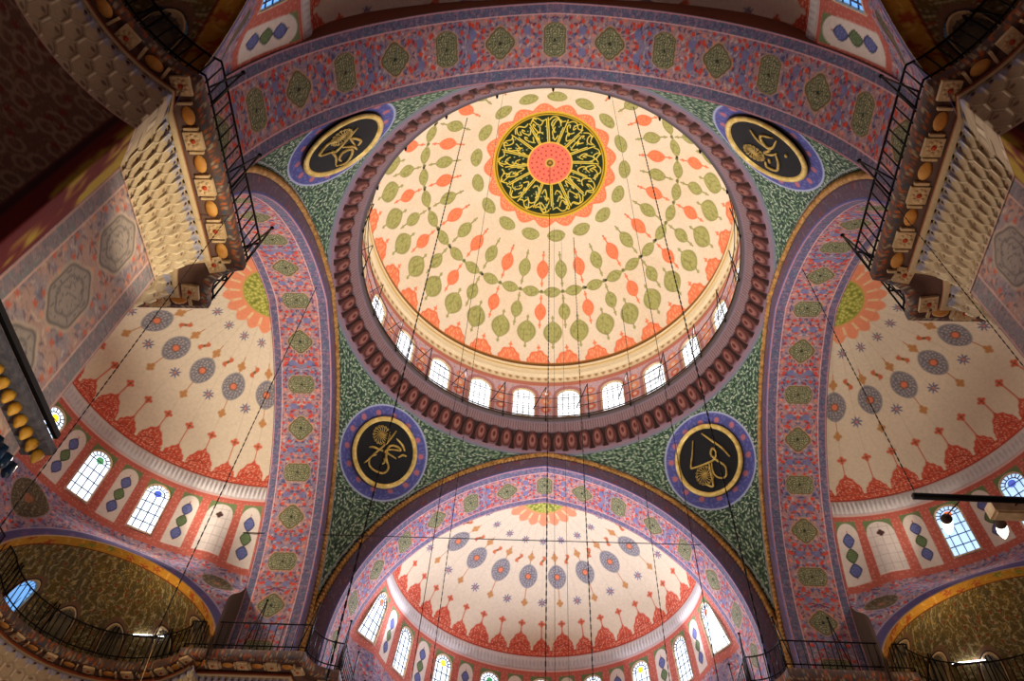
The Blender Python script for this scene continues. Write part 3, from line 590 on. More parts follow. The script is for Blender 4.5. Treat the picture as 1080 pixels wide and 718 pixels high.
    # exedra openings with purple arch bands
    for sg in (-1, 1):
        XD, XA, XW = EP[1 if side in ('front', 'back') else 0][:3]; s = XD * np.tan(np.radians(np.clip(sg * tt - XA, -60, 60))); el_ = (s / XW) ** 2 + (np.maximum(z - 1.77, 0) / .225) ** 2; near = (sg * tt > 15); dd = (np.sqrt(el_) - 1) * .26
        put(C, near * sm(dd - .036, .003), rgb(172, 160, 184)); put(C, near * sm(dd - .032, .003), rgb(92, 84, 128)); f, i = blossoms(s, z, 26, 3, .3); put(C, near * sm(dd - .03, .003) * f * (i < .5), rgb(124, 90, 130), .8); put(C, near * sm(dd - .006, .003), rgb(190, 160, 120))
        keep &= ~(near & (el_ < 1)); 
        for c_, r_ in {'front': (), 'back': ((81, .07),)}.get(side, ((24, .085), (84, .055))):
            D = np.hypot((sg * tt - c_) * .0137, (z - 2.06) * .9); m = sm(D - r_, .004) * (dd > .037); put(C, m, rgb(150, 130, 120)); m = sm(D - r_ * .94, .004) * (dd > .037); put(C, m, rgb(82, 72, 56)); f = vor(U * 60, z * 60, 7); put(C, m * scroll(U, z, 110, 5, .3), rgb(138, 128, 100), .8); put(C, m * sm(D - r_ * .22, .01), rgb(176, 104, 72), .7)
    ex = np.minimum(uarch(z[:1], T_), Q) + .002; sd = np.stack([ex, BK + 0 * ex, z[:1]], -1); sl = sd * [-1, 1, 1]; bc = np.broadcast_to(rgb(92, 76, 66), sd.shape)
    P = np.concatenate([sl, P[:1], P, P[-1:], sd], 0); C = np.concatenate([bc, bc, C, bc, bc], 0); o1 = np.ones((1, nv), bool); o0 = ~o1; keep = np.concatenate([o1, o0, keep[:-1], o0, o1, o1], 0)
    tag(grid('wall_%s' % side, rot(side, P), C, M_PAINT, keep=keep), 'painted window wall below the half dome on the %s' % word, kind='structure')
    # windows
    def mf(th, z, d):
        tdeg = math.degrees(th); r = float(wall_r(np.array(tdeg), np.array(z), side)) + d; p = np.array([r * math.sin(th), BK + r * math.cos(th), z]); return tuple(rot(side, p))
    order = {'left': ['', 'white arched window beside the blind one under the left half dome', 'second bright arched window from the blind one under the left half dome', 'bright arched window behind the near left pier, with a yellow pane'],
             'right': ['', 'lit arched window next to the blind one under the right half dome', 'arched window at the right edge above the glass lamps']}
    for i, a in enumerate(WINS[side]):
        if a in BLIND.get(side, []): continue
        dot = None
        if side == 'front':
            dot = {-83: (M_ORG, 'orange stained glass'), -62: None, -41: (M_YEL, 'yellow stained glass'), -20.5: (M_GRN, 'green stained glass'), 41: (M_YEL, 'yellow stained glass'), 83: (M_ORG, 'orange stained glass')}.get(a)
            od = ['the farthest left', 'second from left', 'third from left', 'fourth from left', 'middle', 'fourth from right', 'third from right', 'second from right', 'the farthest right'][i]; lab = 'tall white arched window under the far half dome, ' + od
        elif side == 'back': lab = 'arched window under the near half dome'
        else:
            lab = order[side][i] if i < len(order[side]) else 'arched window under the %s half dome hidden behind the near pier' % side
            dot = {('left', 56): (M_BLU, 'blue stained glass'), ('left', 35.5): (M_GRN, 'green stained glass'), ('left', 16): (M_YEL, 'yellow stained glass'), ('right', 35.5): (M_BLU, 'blue stained glass'), ('right', 56): (M_ORG, 'dark orange stained glass')}.get((side, a))
        g = M_SIDE if side in ('left', 'front') else M_SKYG
        if side == 'right': g = M_SKYR
        window(0, 0, .775, math.radians(a), 2.215, 2.452, .050, g, lab, dot=dot, mapf=mf, depth=.007, lw=.0026, group='windows under the %s half dome' % {'front': 'far', 'back': 'near'}.get(side, side))
M_SKYR = glow('pale_blue_daylight_glass', (.70, .84, 1.0), 1.15, 1.0)
SIDES_N = {'front': 1, 'left': 2, 'right': 3, 'back': 4}
for s, w in (('front', 'far side'), ('left', 'left side'), ('right', 'right side'), ('back', 'near side')): half_dome(s, w)
# ================================================================== exedrae (small quarter-domed niches)
def quad_map(q, P):
    """template is the far-left quarter, exedra beside the left half dome. q = (sx, sy, swap)"""
    sx, sy, sw = q; x, y, z = P[..., 0], P[..., 1], P[..., 2]
    if sw: x, y = -y, -x
    return np.stack([-sx * x, sy * y, z], -1)
def exedra(q, word, lit):
    nu, nv = (520, 200) if q[1] > 0 else (300, 120)
    XD, XA, XW, NR = EP[q[2]][:4]; XA = math.radians(XA); NC = np.array([-BK - XD * math.cos(XA), XD * math.sin(XA)])
    ph = np.linspace(-90, 90, nu)[:, None] + np.zeros(nv); k = np.linspace(0, 1, nv)[None] + np.zeros((nu, 1)); p = np.radians(ph)
    zc = 1.775; el = np.radians(np.maximum(k - .3, 0) / .7 * 90); r = NR * np.cos(el); z = np.where(k < .3, 1.69 + (zc - 1.69) * k / .3, zc + .222 * np.sin(el))
    ax = np.array([-math.cos(XA), math.sin(XA)]); tg = np.array([math.sin(XA), math.cos(XA)])
    A = r * np.cos(p); B = r * np.sin(p)                      # depth, across
    X = NC[0] + ax[0] * A + tg[0] * B; Y = NC[1] + ax[1] * A + tg[1] * B
    P = np.stack([X, Y, z], -1); U = p * .42 * np.maximum(np.cos(el), .25); V = np.where(k < .3, z - zc, el * .3)
    C = np.empty(P.shape); C[...] = rgb(112, 92, 48)
    put(C, sm(fbm(U * 16, V * 16, 4) - .5, .2), rgb(96, 88, 66), .7); f = vor(U * 26, V * 26, 4, .6); put(C, sm(np.abs(f[0] - .30 - .12 * np.sin(3 * np.arctan2(f[4], f[3]))) - .06, .06), rgb(178, 164, 124), .5); put(C, scroll(U, V, 60, 5, .26), rgb(196, 182, 140), .8); put(C, sm(f[0] - .13, .05) * (f[2] < .5), rgb(150, 64, 44)); put(C, sm(f[0] - .13, .05) * (f[2] > .7), rgb(186, 150, 70)); put(C, scroll(U + 1, V, 70, 8, .12), rgb(58, 44, 30), .6)
    rim = sm(A - .055, .004); Cr = np.empty(P.shape); Cr[...] = rgb(196, 142, 52); f, i = blossoms(B * 1., A + z, 20, 6, .36); put(Cr, f * (i < .5), rgb(176, 84, 44)); put(Cr, f * (i > .8), rgb(130, 136, 60)); put(Cr, scroll(B, A, 50, 3), rgb(226, 190, 110), .6)
    put(C, rim, Cr); put(C, sm(np.abs(A - .055) - .003, .002), rgb(120, 52, 30))
    # painted surrounds of the small windows
    wn = [(-45, 'lit'), (-15, ''), (15, ''), (45, ''), (72, '')]
    keep = np.ones(P.shape[:2], bool)
    for a, _ in wn:
        w = (ph - a) * NR * PI / 180; hw = .045; zt = 1.86 + .06 * np.sqrt(np.maximum(1 - (w / (hw + .014)) ** 2, 0)); put(C, sm(np.abs(w) - hw - .014, .003) * sm(z - zt, .003) * sm(1.76 - z, .003), rgb(128, 96, 74)); put(C, sm(np.abs(w) - hw - .006, .003) * sm(z - zt + .012, .003) * sm(1.77 - z, .003), rgb(60, 50, 44))
        keep &= ~((np.abs(w) < hw * .95) & (z < zt - .016) & (z > 1.785) & (z < 1.79 + .11))
    tag(grid('wall_exedra', quad_map(q, P), C, M_PAINT, keep=keep), word, kind='structure')
    for a, _ in wn:
        def mf(t, zz, d, a=a):
            e_ = math.asin(min(1, max(0, (zz - zc) / .222))); rr = NR * math.cos(e_) + d; A_, B_ = rr * math.cos(t), rr * math.sin(t)
            return tuple(quad_map(q, np.array([NC[0] + ax[0] * A_ + tg[0] * B_, NC[1] + ax[1] * A_ + tg[1] * B_, zz])))
        l = lit and a == -45
        window(0, 0, NR, math.radians(a), 1.79, 1.90, .042, M_SKYG if l else M_DIM, ('small blue-lit window at the left end of the %s' if l else 'small dim arched window in the %s') % word.split(' with')[0], mapf=mf, depth=.012, group=None if l else 'dim windows of the exedrae')
EX = [((-1, 1, 0), 'golden rimmed exedra at the lower left with olive scroll painting', 1), ((1, 1, 0), 'golden rimmed exedra at the lower right with olive scroll painting', 0),
      ((-1, 1, 1), 'exedra of the far half dome beside the left pier', 0), ((1, 1, 1), 'exedra of the far half dome beside the right pier', 0),
      ((-1, -1, 0), 'exedra of the left half dome behind the near pier', 0), ((1, -1, 0), 'exedra of the right half dome behind the near pier', 0),
      ((-1, -1, 1), 'dark exedra at the upper left corner with brown scroll painting', 0), ((1, -1, 1), 'dark exedra at the upper right corner with brown scroll painting', 0)]
for a in EX: exedra(*a)

# ================================================================== piers, muqarnas, balconies
def seg(a, b, n): return [(a[0] + (b[0] - a[0]) * i / n, a[1] + (b[1] - a[1]) * i / n) for i in range(n)]
def half_path(kind):
    XD, XA, XW, NR, ro, a0, a1 = EP[kind]; A_ = math.radians(XA); NC = (-BK - XD * math.cos(A_), XD * math.sin(A_)); W = []; O = []; r = math.radians
    ws = (NC[0] + NR * math.cos(r(270 - XA)), NC[1] + NR * math.sin(r(270 - XA))); os_ = (NC[0] + ro * math.cos(r(a0)), NC[1] + ro * math.sin(r(a0)))
    n = 14; t1 = math.atan2(ws[1], -BK - ws[0]); R1 = math.hypot(ws[1], -BK - ws[0]); W += [(-BK - (R1) * math.cos(t1 * i / n), R1 * math.sin(t1 * i / n)) for i in range(n)]; O += seg((os_[0], 0), os_, n)
    n = 96; W += [(NC[0] + NR * math.cos(r(270 - XA - 180 * i / n)), NC[1] + NR * math.sin(r(270 - XA - 180 * i / n))) for i in range(n)]
    O += [(NC[0] + ro * math.cos(r(a0 + (a1 - a0) * i / n)), NC[1] + ro * math.sin(r(a0 + (a1 - a0) * i / n))) for i in range(n)]
    W += seg(W[-1], (-BK, Q), 6); O += seg(O[-1], (-1.385, .787), 6)
    W += seg((-BK, Q), (-1, Q), 44); O += seg((-1.385, .787), (-.905, .787), 44)
    n = 8; W += seg((-1, Q), (-1, 1), n)
    def bz(t): a, b, c = np.array([-.905, .787]), np.array([-.894, .894]), np.array([-.787, .905]); return tuple((1 - t) ** 2 * a + 2 * t * (1 - t) * b + t * t * c)
    O += [bz(.5 * i / n) for i in range(n)]; return W, O, bz(.5)
def paths():
    W, O, m = half_path(0); W2, O2, m2 = half_path(1)
    W2 = [(-y, -x) for x, y in W2][::-1]; O2 = [(-y, -x) for x, y in O2][::-1]
    return np.array(W + [(-1., 1.)] + W2), np.array(O + [m] + O2), len(W)
WP, OP, IM = paths()
ARC = np.concatenate([[0], np.cumsum(np.hypot(*(OP[1:] - OP[:-1]).T))]); ALEN = ARC[-1]; AMID = ARC[IM]
def resample(n):
    s = np.linspace(0, ALEN, n); return np.stack([np.interp(s, ARC, WP[:, i]) for i in (0, 1)], -1), np.stack([np.interp(s, ARC, OP[:, i]) for i in (0, 1)], -1), s
CORN = ('far left', 'far right', 'near left', 'near right')
def at(s, f, z, q):
    """point at running length s, fraction f from wall to ledge edge"""
    w = np.stack([np.interp(s, ARC, WP[:, i]) for i in (0, 1)], -1); o = np.stack([np.interp(s, ARC, OP[:, i]) for i in (0, 1)], -1); p = w + (o - w) * np.asarray(f)[..., None] if np.ndim(f) else w + (o - w) * f
    return quad_map(q, np.concatenate([p, np.asarray(z)[..., None] + np.zeros(p.shape[:-1] + (1,))], -1))
def balcony(sx, sy, ci):
    q = (sx, sy, 0); near = sy < 0; w, o, s = resample(1500)
    e = empty('balcony', W3(at(AMID, .5, 1.70, q)).tolist()); tag(e, {0: 'carved stone gallery on the far left pier above the bottom left edge', 1: 'carved stone gallery on the far right pier at the bottom right', 2: 'carved stone gallery on the near left pier with orange rosettes, brightly lit', 3: 'carved stone gallery on the near right pier with orange rosettes'}[ci], 'balcony')
    # muqarnas corbelling: rows of little niches
    nu, nv = 2600, 64
    w, o, s = resample(nu); v = np.linspace(0, 1, nv)[None] + 0 * s[:, None]; U = s[:, None] + 0 * v
    row = v * 3.4; cw = .036; ri = np.floor(row); xx = (U / cw + .5 * (ri % 2)); cx = xx - np.floor(xx) - .5; cy = row - ri - .5
    # staggered hexagonal cells: nearest of two lattices
    def hexd(a, b): 
        a = np.abs(a); b = np.abs(b); return np.maximum(a * 1.0, a * .5 + b * .78)
    rr = v * 2.75
    x1 = U / cw; y1 = rr / 1.55; a1 = x1 - np.round(x1); b1 = (y1 - np.round(y1)) * 1.55; x2 = x1 - .5; y2 = y1 - .5; a2 = x2 - np.round(x2); b2 = (y2 - np.round(y2)) * 1.55
    h1, h2_ = hexd(a1, b1), hexd(a2, b2); m = h1 < h2_; d = np.where(m, h1, h2_); a = np.where(m, a1, a2); b = np.where(m, b1, b2)
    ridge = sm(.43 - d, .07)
    f = .02 + .40 * v ** 1.25; z = 1.52 + .168 * v
    # niche relief: recess deepest towards the head of each cell
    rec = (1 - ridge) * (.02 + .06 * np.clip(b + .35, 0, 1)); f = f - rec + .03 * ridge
    f = np.where(v < .03, .02, np.maximum(f, .006))
    p = w[:, None] + (o - w)[:, None] * f[..., None]; P = np.concatenate([p, z[..., None]], -1)
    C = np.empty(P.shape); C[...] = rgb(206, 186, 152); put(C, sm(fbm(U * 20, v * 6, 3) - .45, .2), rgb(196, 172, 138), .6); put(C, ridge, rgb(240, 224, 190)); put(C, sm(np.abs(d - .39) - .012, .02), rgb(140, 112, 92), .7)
    put(C, sm(np.hypot(a * .8 + .1 * np.sin(b * 9), (b - .22) * 1.6) - .13, .05) * (d < .42), rgb(122, 96, 80), .75); put(C, sm(v - .03, .02), rgb(214, 176, 160))  # dark spot paints the shade at the head of each niche
    tp = (v > .84); put(C, tp * sm(np.hypot(a1 * 1.0, (v - .92) * 5.) - .36, .1), rgb(176, 176, 200), .9); put(C, tp * sm(np.hypot(np.abs(a1) - .5, (v - .95) * 6) - .12, .06), rgb(36, 40, 100))
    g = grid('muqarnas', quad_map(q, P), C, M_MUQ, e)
    # gilt lip between corbelling and soffit
    n = 800; ss = np.linspace(0, ALEN, n)
    pr = [(.40, 1.686), (.50, 1.684), (.52, 1.690), (.50, 1.698), (.47, 1.702), (.40, 1.704)]
    P = np.stack([at(ss, f_, z_ + 0 * ss, q) for f_, z_ in pr], 1); C = np.empty(P.shape); C[...] = rgb(214, 190, 150); C[:, 2:4] = rgb(140, 70, 40); C[:, 4:] = rgb(110, 80, 60)
    grid('lip_moulding', P, C, M_CARV, e)
    # soffit with painted brown recess, slab edge and top
    pr = [(.40, 1.704), (.50, 1.712), (.62, 1.714), (.74, 1.715), (.86, 1.716), (.90, 1.722), (.97, 1.722), (1.0, 1.728), (1.0, 1.744), (.99, 1.757), (.96, 1.760), (.5, 1.760), (-.05, 1.760)]
    n = 1700; ss = np.linspace(0, ALEN, n); P = np.stack([at(ss, f_, z_ + 0 * ss, q) for f_, z_ in pr], 1); U = ss[:, None] + 0 * P[..., 0]; F_ = np.array([x[0] for x in pr])[None] + 0 * U
    C = np.empty(P.shape); C[...] = rgb(86, 62, 52); C[:, 1:3] = rgb(116, 88, 78); C[:, 5:10] = rgb(104, 84, 78)
    ix = np.arange(len(pr))[None] * .012 + 0 * U; b_, i = blossoms(U, ix, 75, 3, .42); put(C, b_ * (i < .4) * (F_ > .88), rgb(190, 100, 52)); put(C, b_ * (i > .62) * (F_ > .88), rgb(178, 160, 130)); put(C, b_ * (i > .45) * (i < .6) * (F_ > .88), rgb(64, 84, 104)); C[:, 10:] = rgb(120, 112, 106)
    grid('ledge_slab', P, C, M_CARV, e)
    # relief rosettes and amber bosses under the ledge
    sp = .066; k = 0; s0 = AMID % sp
    while s0 < ALEN:
        if abs(s0 - AMID) > .02:
            c = at(s0, .69, 1.711, q); a1 = at(s0 + .004, .69, 1.711, q) - at(s0 - .004, .69, 1.711, q); a1 /= np.linalg.norm(a1); a2 = at(s0, .9, 1.711, q) - at(s0, .5, 1.711, q); a2 /= np.linalg.norm(a2); a2 -= a1 * (a1 @ a2); a2 /= np.linalg.norm(a2); up = np.array([0, 0, 1.])
            if k % 2 == 0:
                b = MB(); b.box(c, a1 * .021, a2 * .021, up * .005)
                for t in range(8): th = t * PI / 4; b.lathe(c - up * .005 + a1 * .0135 * math.cos(th) + a2 * .0135 * math.sin(th), -up, [(.0052, 0), (.004, .002), (.001, .003)], 6)
                R_ = b.build('rosette', M_CREAM, e, False); b = MB(); b.lathe(c - up * .006, -up, [(.006, 0), (.005, .002), (.001, .003)], 10); b.build('rosette_heart', M_RED, R_)
            else:
                b = MB(); V = []; F = []
                for j in range(4):
                    t_ = j / 3 * PI / 2
                    for kk in range(12): th = kk * PI / 6; V.append(c + (a1 * .022 * math.cos(th) + a2 * .015 * math.sin(th)) * math.cos(t_ * .96) - up * (.007 * math.sin(t_) - .002))
                for j in range(3):
                    for kk in range(12): F.append((j * 12 + kk, j * 12 + (kk + 1) % 12, (j + 1) * 12 + (kk + 1) % 12, (j + 1) * 12 + kk))
                F.append(tuple(36 + kk for kk in range(12))); b.add(V, F); R_ = b.build('boss', M_AMBER, e)
                for sg_ in (-1, 1): b = MB(); b.box(c + sg_ * a1 * .029, a1 * .003, a2 * .016, up * .005); b.build('boss_rib', M_CREAM, R_, False)
        k += 1; s0 += sp
    # railing
    r = empty('balcony_railing', W3(at(AMID, .95, 1.76, q)).tolist()); tag(r, 'black iron railing with slanting stays on the %s gallery' % CORN[ci], 'railing', 'iron railings of the galleries')
    n = 420; ss = np.linspace(0.01, ALEN - .01, n)
    for zz, rad, f_ in ((1.775, .0028, .97), (1.872, .0030, 1.0)):
        b = MB(); b.tube(at(ss, f_, zz + 0 * ss, q), rad, 5); b.build('rail', M_IRON, r)
    nb = 150; ks = sorted(range(nb), key=lambda k: abs((k + .5) * ALEN / nb - AMID)); rest = MB()
    for j, k in enumerate(ks):
        s_ = (k + .5) * ALEN / nb; b = MB() if j < 100 else rest; b.tube([at(s_, .97, 1.757, q), at(s_, 1.0, 1.872, q)], .0021, 5)
        if j < 100: b.build('baluster', M_IRON, r)
    tag(rest.build('balusters', M_IRON, r), kind='stuff')
    mid = AMID
    offs = [.085, .30, .51, .72, .95, 1.2, 1.45]
    for sg in (-1, 1):
        for a in offs:
            s_ = mid + sg * a
            if not .02 < s_ < ALEN - .02: continue
            p0 = at(s_, .99, 1.765, q); p1 = at(s_, 1.06, 1.972, q); s2 = s_ + sg * .035; p2 = at(s2, .96, 1.78, q)
            b = MB(); b.tube([p0, p1], .0028, 5); b.tube([p1, p2], .0025, 5); b.tube([p1, p1 + [0, 0, .004]], .006, 5); b.build('stay', M_IRON, r)
    # wall below the gallery down to the floor
    n = 1400; w, o, s = resample(n); zz = np.concatenate([np.linspace(-.19, .85, 40), np.linspace(.86, 1.53, 150)]); wp = w.copy()
    P = np.concatenate([np.repeat(w[:, None], len(zz), 1), (zz[None] + 0 * s[:, None])[..., None]], -1); U = s[:, None] + 0 * zz; V = zz[None] + 0 * U
    C = np.empty(P.shape); C[...] = rgb(110, 78, 62); f = vor(U * 24, V * 24, 4, .6); put(C, sm(np.abs(f[0] - .34) - .08, .06), rgb(160, 136, 112), .7); put(C, scroll(U, V, 90, 7, .25), rgb(150, 124, 100), .5); b_, i = blossoms(U, V, 30, 3, .3); put(C, b_ * (i < .3), rgb(120, 50, 40)); dm = np.abs(np.abs(U - AMID) - .56); put(C, sm(dm - .075, .01), rgb(104, 26, 24)); put(C, sm(dm - .05, .01) * sm(fbm(U * 60, V * 7, 2) - .5, .1), rgb(176, 146, 52)); put(C, sm(np.abs(dm - .07) - .006, .004), rgb(60, 22, 22))
    put(C, sm(V - .93, .004), rgb(52, 84, 120)); b_, i = blossoms(U, V, 20, 5, .33); put(C, b_ * (V < .93), rgb(190, 200, 206), .7)
    d0 = np.linalg.norm(w - np.array([-1., 1.]), axis=1); pier = ((w[:, 0] > -BK - .003) & (w[:, 1] < BK + .003)); keep = np.ones(P.shape[:2], bool); keep[:-1][pier[:-1] & pier[1:]] = False
    wd = bpy.data.objects
    tag(grid('wall_exedra_base', quad_map(q, P), C, M_PAINT, keep=keep), 'painted wall under the gallery beside the %s pier' % CORN[ci], kind='structure')
n_ = 0
for ci, (sx, sy) in enumerate(((-1, 1), (1, 1), (-1, -1), (1, -1))): balcony(sx, sy, ci)

# lower tiled cornice on the near left pier
def low_cornice():
    e = empty('tiled_cornice', W3((-.88, -1.13, .93)).tolist()); tag(e, 'dark tiled ledge with yellow carved cones crossing the left edge', 'ledge')
    y0, y1 = -1.30, -.985; x = -Q
    b = MB(); b.box((x + .022, (y0 + y1) / 2, .972), (.028, 0, 0), (0, (y1 - y0) / 2, 0), (0, 0, .008)); b.build('slab', M_SLATE, e, False)
    b = MB(); b.box((x + .052, (y0 + y1) / 2 - .01, .990), (.004, 0, 0), (0, (y1 - y0) / 2 - .01, 0), (0, 0, .006)); b.build('edge_bar', M_IRON, e, False)
    for i in range(12):
        y = y0 + .02 + i * .0262; b = MB(); b.lathe((x + .030, y, .962), (0, 0, -1), [(.0105, 0), (.009, .010), (.003, .022)], 8); b.build('cone', M_YEL2, e)
    b = MB()
    for i in range(16): y = y0 + .01 + i * .0196; b.lathe((x + .004, y, .93), (0, 0, -1), [(.009, 0), (.009, .022), (.002, .03)], 6)
    b.build('tile_fringe', M_BLUT, e)
M_SLATE = plain('slate_stone', (.22, .22, .26), .8, 0, (.34, .32, .34), 12); M_YEL2 = plain('yellow_paint', (.70, .48, .10), .6, 0, (.82, .62, .22)); M_BLUT = plain('blue_glazed_tile', (.05, .12, .22), .3, 0, (.10, .22, .34))
low_cornice()
# ================================================================== camera
CAM = dict(f=841.4159, tilt=0.6184, yaw=0.0668, roll=0.0729, cx=-0.0231, cy=-1.9283)
def cam_axes():
    t, y, r = CAM['tilt'], CAM['yaw'], CAM['roll']; fw = np.array([0, math.sin(t), math.cos(t)]); up = np.array([0, -math.cos(t), math.sin(t)]); rt = np.cross(fw, up)
    R = np.array([[math.cos(y), -math.sin(y), 0], [math.sin(y), math.cos(y), 0], [0, 0, 1]]); fw, up, rt = R @ fw, R @ up, R @ rt
    return fw, math.cos(r) * up - math.sin(r) * rt, math.cos(r) * rt + math.sin(r) * up
fw, up, rt = cam_axes()
cam = bpy.data.cameras.new('camera'); co = bpy.data.objects.new('camera', cam); COL.objects.link(co)
from mathutils import Matrix
Mx = Matrix(((rt[0], up[0], -fw[0]), (rt[1], up[1], -fw[1]), (rt[2], up[2], -fw[2]))).to_4x4(); Mx.translation = Vector(W3((CAM['cx'], CAM['cy'], 0))); co.matrix_world = Mx
cam.sensor_width = 36; cam.lens = CAM['f'] / 1080 * 36; cam.clip_end = 300; scene.camera = co

# ================================================================== floor and doors of the hall
b = MB(); o = [(sx * x, sy * y) for sx, sy in ((1, 1),) for x, y in ((2.3, 2.3),)][0]
n = 90; th = np.linspace(0, 2 * PI, n, endpoint=False); V = [(2.35 * math.cos(a), 2.35 * math.sin(a), -.188) for a in th]; b.add(V, [tuple(range(n))]); tag(b.build('floor', plain('red_carpet', (.45, .16, .12), .95, 0, (.55, .28, .20), 3), None, False), 'red patterned carpet floor', kind='structure')

# ================================================================== hanging chains
def chain(xy, z1, z0, label, bead=True, r=.0011, step=.028, group='chains hanging through the prayer hall'):
    b = MB(); x, y = xy; b.tube([(x, y, z1), (x, y, (z0 + z1) / 2), (x, y, z0)], r, 4)
    if bead:
        z = z1 - .01
        while z > z0: b.tube([(x, y, z), (x, y, z - step * .55)], r * 2.0, 5); z -= step
    c = bpy.data.objects
    o = b.build('hanging_chain' if bead else 'hanging_cable', M_WIRE, None, False); tag(o, label, 'chain' if bead else 'cable', group if bead else 'thin cables hanging through the prayer hall')
def dome_z(x, y): return DZ + math.sqrt(DR ** 2 - x * x - y * y) - .003
ray = lambda px, py: (lambda d: d / np.linalg.norm(d))(fw + rt * (px - 540) / CAM['f'] + up * (359 - py) / CAM['f'])
C0 = np.array([CAM['cx'], CAM['cy'], 0])
def at_z(px, py, z): d = ray(px, py); return tuple((C0 + d * z / d[2])[:2])
def on_dome(px, py):
    d = ray(px, py); o = C0 - np.array([0, 0, DZ]); b = o @ d; t = -b + math.sqrt(b * b - o @ o + (DR - .003) ** 2); return tuple(C0 + d * t)
def on_y(px, py, ax, v): d = ray(px, py); return tuple(C0 + d * (v - C0[ax]) / d[ax])
chain((0, 0), 4.585, .1, 'beaded chain hanging from the centre of the dome medallion')
for px, py, lab, bd in ((605, 250, 'heavy beaded chain falling just right of the dome medallion', True), (584.4, 240, 'thin cable hanging just right of the centre chain', False), (592, 245, 'second thin cable right of the centre chain', False)):
    x, y, z = on_dome(px, py); chain((x, y), z, .1, lab, bd, .0012 if bd else .0007, .03)
for px, py, lab, bd, r in ((493, 124, 'dark beaded chain crossing the left half of the dome', True, .0010), (668, 112, 'dark beaded chain crossing the right half of the dome', True, .0010), (531, 97.5, 'thin cable crossing the dome left of the medallion', False, .0006), (645, 99.5, 'thin cable crossing the dome right of the medallion', False, .0006)):
    x, y = at_z(px, py, RAIL_Z); chain((x, y), RAIL_Z, .1, lab, bd, r, .026)
for px, py, lab in ((506.5, 330, 'beaded chain falling past the left windows of the far half dome'), (656, 326, 'beaded chain falling past the right windows of the far half dome'), (676, 270, 'beaded chain falling past the farthest right far window')):
    x, y, z = on_dome(px, py); chain((x, y), z, .1, lab, True, .0010, .03)
# chains from the side arches
def on_soffit(px, py):
    d = ray(px, py)
    for t in np.linspace(.8, 5, 9000):
        p = C0 + d * t
        if 1.0 < abs(p[0]) < BK and p[2] > ZS and (abs(p[1]) + E_) ** 2 + (p[2] - ZS) ** 2 > RI ** 2: return tuple(p)
    return tuple(p)
x, y, z = on_soffit(334, 302); chain((x, y), z, .1, 'dark beaded chain hanging from the left arch past the left half dome', True, .0011, .028)
xr, yr, zr = on_soffit(846, 283); p = on_y(963, 522, 0, xr); zl = p[2]; chain((xr, yr), zr, zl, 'dark beaded chain hanging from the right arch down to the lamp bar', True, .0011, .028)
x, y, z = on_y(213, 266, 0, -.79); chain((x, y), 1.725, .1, 'beaded chain hanging from the near left gallery past the half dome', True, .0006, .016)
x, y, z = on_y(980, 261, 0, .79); chain((x, y), 1.725, .1, 'beaded chain hanging from the near right gallery', True, .0006, .016)
# horizontal wire
p0 = np.array(on_y(105, 557.5, 0, -1.95)); p1 = np.array(on_y(832, 577, 1, 1.06)); b = MB(); b.tube([p0, (p0 + p1) / 2, p1], .0022, 5); tag(b.build('tie_wire', M_WIRE, None, False), 'thin horizontal wire stretched across the lower part of the hall', 'wire')

# ================================================================== lamp bar with two glass lamps at the right edge
def lamp_bar():
    L = np.array([xr, yr, zl]); k = zl
    def q(px, py): d = ray(px, py); return C0 + d * (zl / d[2])
    A = q(963, 523); B = q(1120, 529); e = empty('lamp_bar', W3(A).tolist()); tag(e, 'black lamp bar with two lit glass lamps at the right edge', 'lamp')
    b = MB(); b.tube([A, (A + B) / 2, B], .010, 8); b.build('bar', M_IRON, e)
    c = q(1066, 538); ax = (B - A) / np.linalg.norm(B - A); n = np.array([0, 0, 1.]); v = np.cross(n, ax); b = MB(); b.box(c, ax * .060, v * .021, n * .02); b.box(c - n * .022, ax * .052, v * .016, n * .004); tag(b.build('lamp_housing', M_CREAM, e, False), 'beige metal housing')
    for i, (px, py) in enumerate(((1000, 556), (1058, 561))):
        top = q(px - 6, py - 30 + i * 10); bt = q(px, py); ax2 = bt - top; ax2 = ax2 / np.linalg.norm(ax2); g = empty('x') if 0 else None
        b = MB(); b.lathe(bt - ax2 * .040, ax2, [(.005, 0), (.011, .008), (.0155, .02), (.0155, .036), (.011, .052), (.006, .064), (.002, .072)], 16); bu = b.build('glass_lamp', M_BULB, e)
        b = MB(); b.lathe(bt - ax2 * .052, ax2, [(.005, 0), (.014, .005), (.0165, .012), (.015, .018)], 14); b.tube([bt - ax2 * .052, A + ax * ((bt - A) @ ax)], .0022, 5); tag(b.build('socket_cap', M_BROWN, bu), 'dark cap with stem')
lamp_bar()
